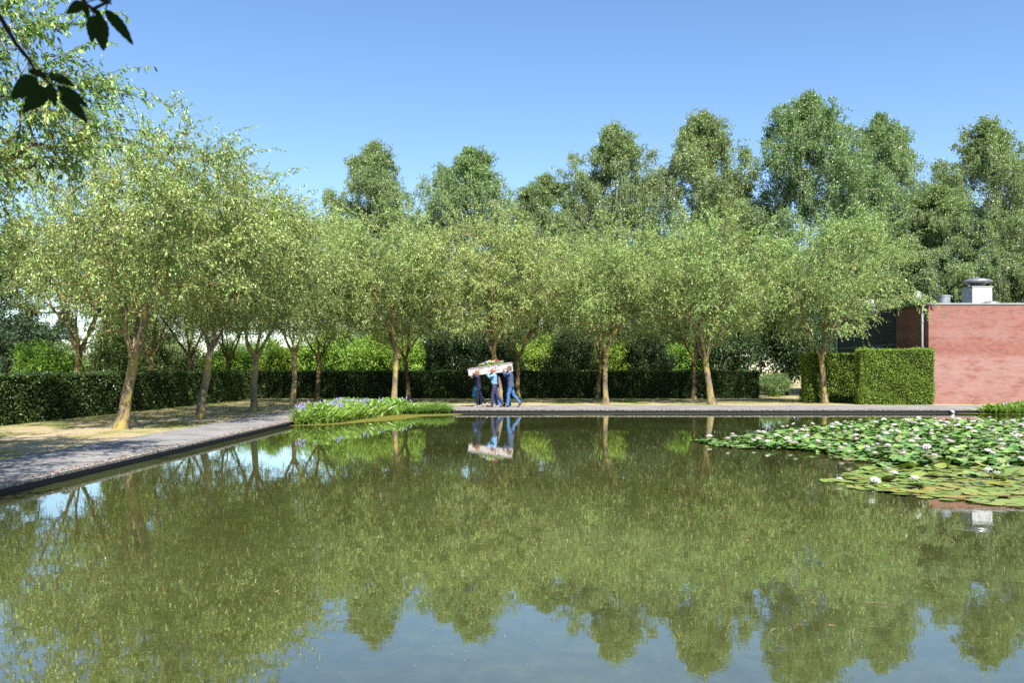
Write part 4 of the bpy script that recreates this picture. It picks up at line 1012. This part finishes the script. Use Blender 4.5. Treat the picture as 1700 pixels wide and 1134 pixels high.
# ------------------------------------------------------------------ flowering marsh plants in the pond corner
def strap_leaves(P, D, L, W, rng, seg=3, droop=.5):
    """upright blades that bend over; n x (seg+1) x 2 verts"""
    n = len(P); D = nrm(D); S = nrm(np.cross(D, rng.normal(0, 1, (n, 3)))); L = L*rng.uniform(.6, 1.2, n)
    p = P.copy(); d = D.copy(); rows = []
    for k in range(seg+1):
        f = k/seg; w_ = W*L*(math.sin(math.pi*(f*.8+.12)) if k < seg else .04)
        rows += [p - S*w_[:, None], p + S*w_[:, None]]
        p = p + d*(L/seg)[:, None]; d = nrm(d + np.array([0, 0, -droop/seg]) + d*[.35, .35, 0])
    V = np.stack(rows, 1).reshape(-1, 3); b = np.arange(n)[:, None]*2*(seg+1)
    return V, np.concatenate([b + [2*k, 2*k+1, 2*k+3, 2*k+2] for k in range(seg)])
M['marsh_leaf'] = leafmat('marsh_leaf', [(0.136,0.272,0.034), (0.221,0.3825,0.0595), (0.34,0.493,0.136)], .40, .35, .5, varscale=1)
M['reed_leaf'] = leafmat('reed_leaf', [(.11,.22,.03), (.17,.30,.05), (.25,.38,.10)], .35)
M['violet'] = simple('violet_flower', (0.2625,0.21,0.595), .7, .25, 25)
def marsh_bed(label, quad, npl, hgt, spikes, seed, reed=False):
    rng = np.random.default_rng(seed); q = np.array(quad); a = rng.uniform(0, 1, npl); b_ = rng.uniform(0, 1, npl)
    base = (q[0]*((1-a)*(1-b_))[:, None] + q[1]*(a*(1-b_))[:, None] + q[2]*(a*b_)[:, None] + q[3]*((1-a)*b_)[:, None])
    P = np.repeat(base, 7, 0) + rng.normal(0, .05, (npl*7, 2)); n = len(P); P = np.concatenate([P, np.full((n, 1), .0)], 1)
    hv = hgt*(1+.22*np.sin(P[:, 0]*3.1+P[:, 1]*2.3)); D = rng.normal(0, .2, (n, 3)); D[:, 2] = 1
    off = np.array([q[:, 0].mean(), q[:, 1].mean(), 0]); root = empty('marsh_plants', tuple(off)); tag(root, label, 'marsh plants', kind='stuff')
    V, F = strap_leaves(P-off, D, 1.0, .022 if not reed else .014, rng, 4, .25 if not reed else 1.6); V[:, 2] *= np.repeat(hv, 10)
    link('leaves', mesh_np('leaves', V, F, M['marsh_leaf' if not reed else 'reed_leaf']), root)
    if not reed:    # broad lance blades on top of the stalks
        m_ = npl*13; i = rng.integers(0, n, m_); P2 = P[i] - off; P2[:, 2] = hv[i]*rng.uniform(.25, .95, m_); D2 = rng.normal(0, .55, (m_, 3)); D2[:, 2] = .55
        V, F = leaf_arrays(P2, D2, .16, .24, rng, .8, .1); link('blades', mesh_np('blades', V, F, M['marsh_leaf']), root)
    if spikes:
        mb = MB(); 
        for k in range(spikes):
            i = int(rng.integers(0, npl)); x, y = base[i]-off[:2]; dens_ = .1
            if rng.random() > .25+dens_: continue
            z = hgt*rng.uniform(.8, 1.22); tx, ty = rng.normal(0, .03, 2); mb.tube([(x, y, z-.25), (x+tx, y+ty, z)], .006, 4); mb.tube([(x+tx, y+ty, z), (x+tx, y+ty, z+.02), (x+tx*1.5, y+ty*1.5, z+.07), (x+tx*1.6, y+ty*1.6, z+.095)], [.008, .02, .016, .004], 6)
        mb.build('flower_spikes', M['violet'], root)
    return root
marsh_bed('bed of bright green marsh plants with violet flower spikes in the pond corner', [(-7.05, 27.4), (-6.2, 28.0), (-4.9, 33.2), (-7.05, 33.5)], 800, .52, 420, 1)
marsh_bed('low bright marsh plants along the far kerb in the pond corner', [(-7.05, 33.4), (-4.9, 33.2), (-4.0, 35.15), (-7.05, 35.15)], 460, .50, 110, 2)
marsh_bed('grassy arching reeds along the far kerb beside the violet flower bed', [(-5.0, 34.2), (-2.9, 34.75), (-2.55, 35.2), (-5.0, 35.2)], 330, .46, 0, 3, True)
marsh_bed('small patch of marsh plants at the far kerb before the brick wall', [(19.9, 34.6), (24, 34.3), (24, 35.2), (19.6, 35.2)], 520, .36, 14, 4)
# floating algae mats
def algae(label, pts, seed):
    rng = random.Random(seed); mb = MB(); V = []; 
    m_ = len(pts)
    for i in range(m_):
        (x0, y0), (x1, y1) = pts[i], pts[(i+1) % m_]
        for k in range(8): f = k/8; V.append((x0+(x1-x0)*f+rng.uniform(-.07, .07), y0+(y1-y0)*f+rng.uniform(-.09, .09), .006))
    mb.add(V, [tuple(range(len(V)))]); me = bpy.data.meshes.new('algae_mat'); me.from_pydata(V, [], [tuple(range(len(V)))]); me.materials.append(M['algae'])
    o = link('algae_mat', me); tag(o, label, 'algae', kind='stuff')
algae('yellow green algae film floating beside the flowering marsh plants', [(-7.1, 26.9), (-6.0, 27.3), (-5.0, 28.9), (-4.0, 30.4), (-3.6, 32.3), (-2.2, 33.6), (-1.9, 34.4), (-2.4, 34.9), (-7.1, 35.1)], 3)
algae('thin strip of algae film along the far kerb before the brick wall', [(18.4, 34.75), (19.6, 34.3), (25, 34.0), (25, 35.2), (18.6, 35.15)], 4)
algae('small streak of algae film floating near the middle of the far kerb', [(1.0, 33.4), (3.6, 33.1), (4.0, 33.5), (1.3, 33.7)], 5)

# ------------------------------------------------------------------ pond weed breaking the surface
rng = np.random.default_rng(17); n = 75000
Y = 5.5*np.exp(rng.uniform(0, 1, n)*math.log(24/5.5)); X = rng.uniform(-.62, .66, n)*Y
u = X/Y; dens = 1/(1+np.exp(-(u-.12)*10)) * np.interp(Y, [5, 7, 9, 12, 19, 22, 24], [.05, .18, .5, .9, .9, .35, 0]) + .10*np.interp(Y, [5, 8, 14, 20], [0, .4, 1, 0])
clump = .5+.5*np.sin(X*2.1+1.5*np.sin(Y*1.3))*np.sin(Y*1.7+1.2*np.sin(X*.9)); pr = dens*(.35+.9*clump)
k = (rng.random(n) < pr*.62) & (X > PX0+.3); k &= ~inside(np.stack([X, Y], 1)); X, Y = X[k], Y[k]; n = len(X)
P = np.stack([X, Y, np.full(n, -.006)], 1); D = rng.normal(0, .45, (n, 3)); D[:, 2] = 1
V, F = strap_leaves(P, D, .055, .035, rng, 3, .5)
M['weed'] = leafmat('weed', [(0.081,0.07425,0.0216), (0.1553,0.135,0.0405), (0.2565,0.2228,0.081)], .2, varscale=1)
o = link('pond_weed', mesh_np('pond_weed', V, F, M['weed'])); tag(o, 'brownish shoots of pond weed breaking the surface of the water', 'pond weed', kind='stuff')
# specks of pollen and seeds
n = 420; Y = rng.uniform(4.9, 8.5, n); X = rng.uniform(-.6, .62, n)*Y; D = rng.normal(0, 1, (n, 3)); D[:, 2] *= .04
V, F = leaf_arrays(np.stack([X, Y, np.full(n, .003)], 1), D, .010, .4, rng, .02, 0); M['seed'] = simple('seed', (0.3,0.288,0.15), .8, .2)
o = link('floating_seeds', mesh_np('floating_seeds', V, F, M['seed'])); tag(o, 'pale seeds and specks floating on the near water', 'seeds', kind='stuff')
M['dead_leaf'] = simple('dead_leaf', (0.288,0.12,0.054), .7, .3, 20); M['twig'] = simple('twig', (.13,.10,.05), .8, .2, 20)
for k, (x, y, lab) in enumerate([(3.68, 8.2, 'orange fallen leaf floating alone under the tallest birch reflection'), (2.42, 8.6, 'orange fallen leaf floating among the weed shoots'), (.95, 6.85, 'reddish fallen leaf floating in the middle of the near water'), (2.15, 5.75, 'reddish fallen leaf floating beside a thin twig at the lower edge'), (-1.85, 6.6, 'small brown leaf floating on the reflected sky')]):
    V, F = leaf_arrays(np.zeros((1, 3)), np.array([[math.cos(k*1.9), math.sin(k*1.9), .02]]), .055, .22, rng, .02, -.15, True); V[:, 2] += .012
    o = link('fallen_leaf', mesh_np('fallen_leaf', V, F, M['dead_leaf'])); o.location = (x, y, 0); tag(o, lab, 'leaf', 'fallen leaves on the water')
for k, (x, y, L, a, lab) in enumerate([(2.75, 6.3, .22, -.3, 'straight pale twig floating under the birch reflections'), (-1.15, 5.9, .16, .5, 'forked thin twig floating on the reflected sky'), (1.95, 5.75, .14, .9, 'short curved twig floating at the lower edge')]):
    mb = MB(); mb.tube([(-L/2, 0, .005), (0, .02, .008), (L/2, -.01, .005)], [.003, .0025, .0015], 6); mb.tube([(0, .02, .008), (L*.25, .07, .006)], .0025, 6)
    o = mb.build('twig', M['twig']); o.location = (x, y, 0); o.rotation_euler = (0, 0, a); tag(o, lab, 'twig', 'twigs floating on the water')

# ------------------------------------------------------------------ grass and litter
rng = np.random.default_rng(19)
def grass(label, n, gen, L, tones, name='grass'):
    P = gen(n); n = len(P); D = rng.normal(0, .45, (n, 3)); D[:, 2] = 1
    V, F = strap_leaves(P, D, L, .09, rng, 1, 0)
    mt = leafmat(name, tones, .2, .7, .2, varscale=.6)
    o = link(name, mesh_np(name, V, F, mt)); tag(o, label, 'grass', kind='stuff')
def g1(n):
    Y = 12+36*rng.random(n)**1.5; X = rng.uniform(-14.9, -9.3, n); return np.stack([X, Y, np.full(n, GZ-.006)], 1)
grass('short dry tan grass under the leaning trees', 90000, g1, .032, [(.16,.19,.04), (.38,.30,.15), (.48,.39,.23)], 'dry_grass')
def g2(n):
    m_ = n//2; X = rng.uniform(-14.9, 20, n); Y = rng.uniform(40.05, 50.2, n)
    X[:m_//2] = rng.uniform(-14.95, -14.3, m_//2); Y[:m_//2] = rng.uniform(14, 50, m_//2); return np.stack([X, Y, np.full(n, GZ-.006)], 1)
grass('short greener grass along the foot of the hedges', 80000, g2, .045, [(.09,.17,.025), (.18,.27,.05), (.32,.30,.11)], 'green_grass')
n = 900; e = rng.random(n); X = np.where(e < .5, PX0-.02-np.abs(rng.normal(0, .10, n)), rng.uniform(-4, 24, n)); Y = np.where(e < .5, rng.uniform(11, 35, n), PY1+.02+np.abs(rng.normal(0, .09, n)))
D = rng.normal(0, 1, (n, 3)); D[:, 2] *= .3
V, F = leaf_arrays(np.stack([X, Y, np.full(n, GZ+.012)], 1), D, .05, .3, rng, .3, .1)
o = link('leaf_litter', mesh_np('leaf_litter', V, F, M['dead_leaf'])); tag(o, 'reddish brown bits of leaf litter along the pebbled kerb', 'leaf litter', kind='stuff')

rng = np.random.default_rng(23); n = 5200; e = rng.random(n) < .6
X = np.where(e, PX0+.045-np.abs(rng.normal(0, .07, n)), rng.uniform(-7, 24, n)); Y = np.where(e, 9.5+26*rng.random(n)**1.4, PY1-.045+np.abs(rng.normal(0, .07, n)))
r_ = rng.uniform(.008, .02, n)[:, None, None]; O = np.array([[1, 0, 0], [0, 1, 0], [-1, 0, 0], [0, -1, 0], [0, 0, .8], [0, 0, -.5]])[None]*r_*rng.uniform(.7, 1.3, (n, 6, 1))
V = (O + np.stack([X, Y, np.full(n, GZ+.006)], 1)[:, None]).reshape(-1, 3); b = np.arange(n)[:, None]*6
F = np.concatenate([b + q for q in ([0, 1, 4], [1, 2, 4], [2, 3, 4], [3, 0, 4], [1, 0, 5], [2, 1, 5], [3, 2, 5], [0, 3, 5])])
m, t, b_ = newmat('pebble'); g_ = t.nodes.new('ShaderNodeNewGeometry'); t.links.new(ramp(t, g_.outputs['Random Per Island'], [(0, (.05,.04,.035)), (.5, (.16,.14,.12)), (1, (.36,.33,.29))]), b_.inputs['Base Color'])
o = link('pebbles', mesh_np('pebbles', V, F, m)); tag(o, 'loose pebbles and exposed stones along the edge of the kerb', 'pebbles', kind='stuff')
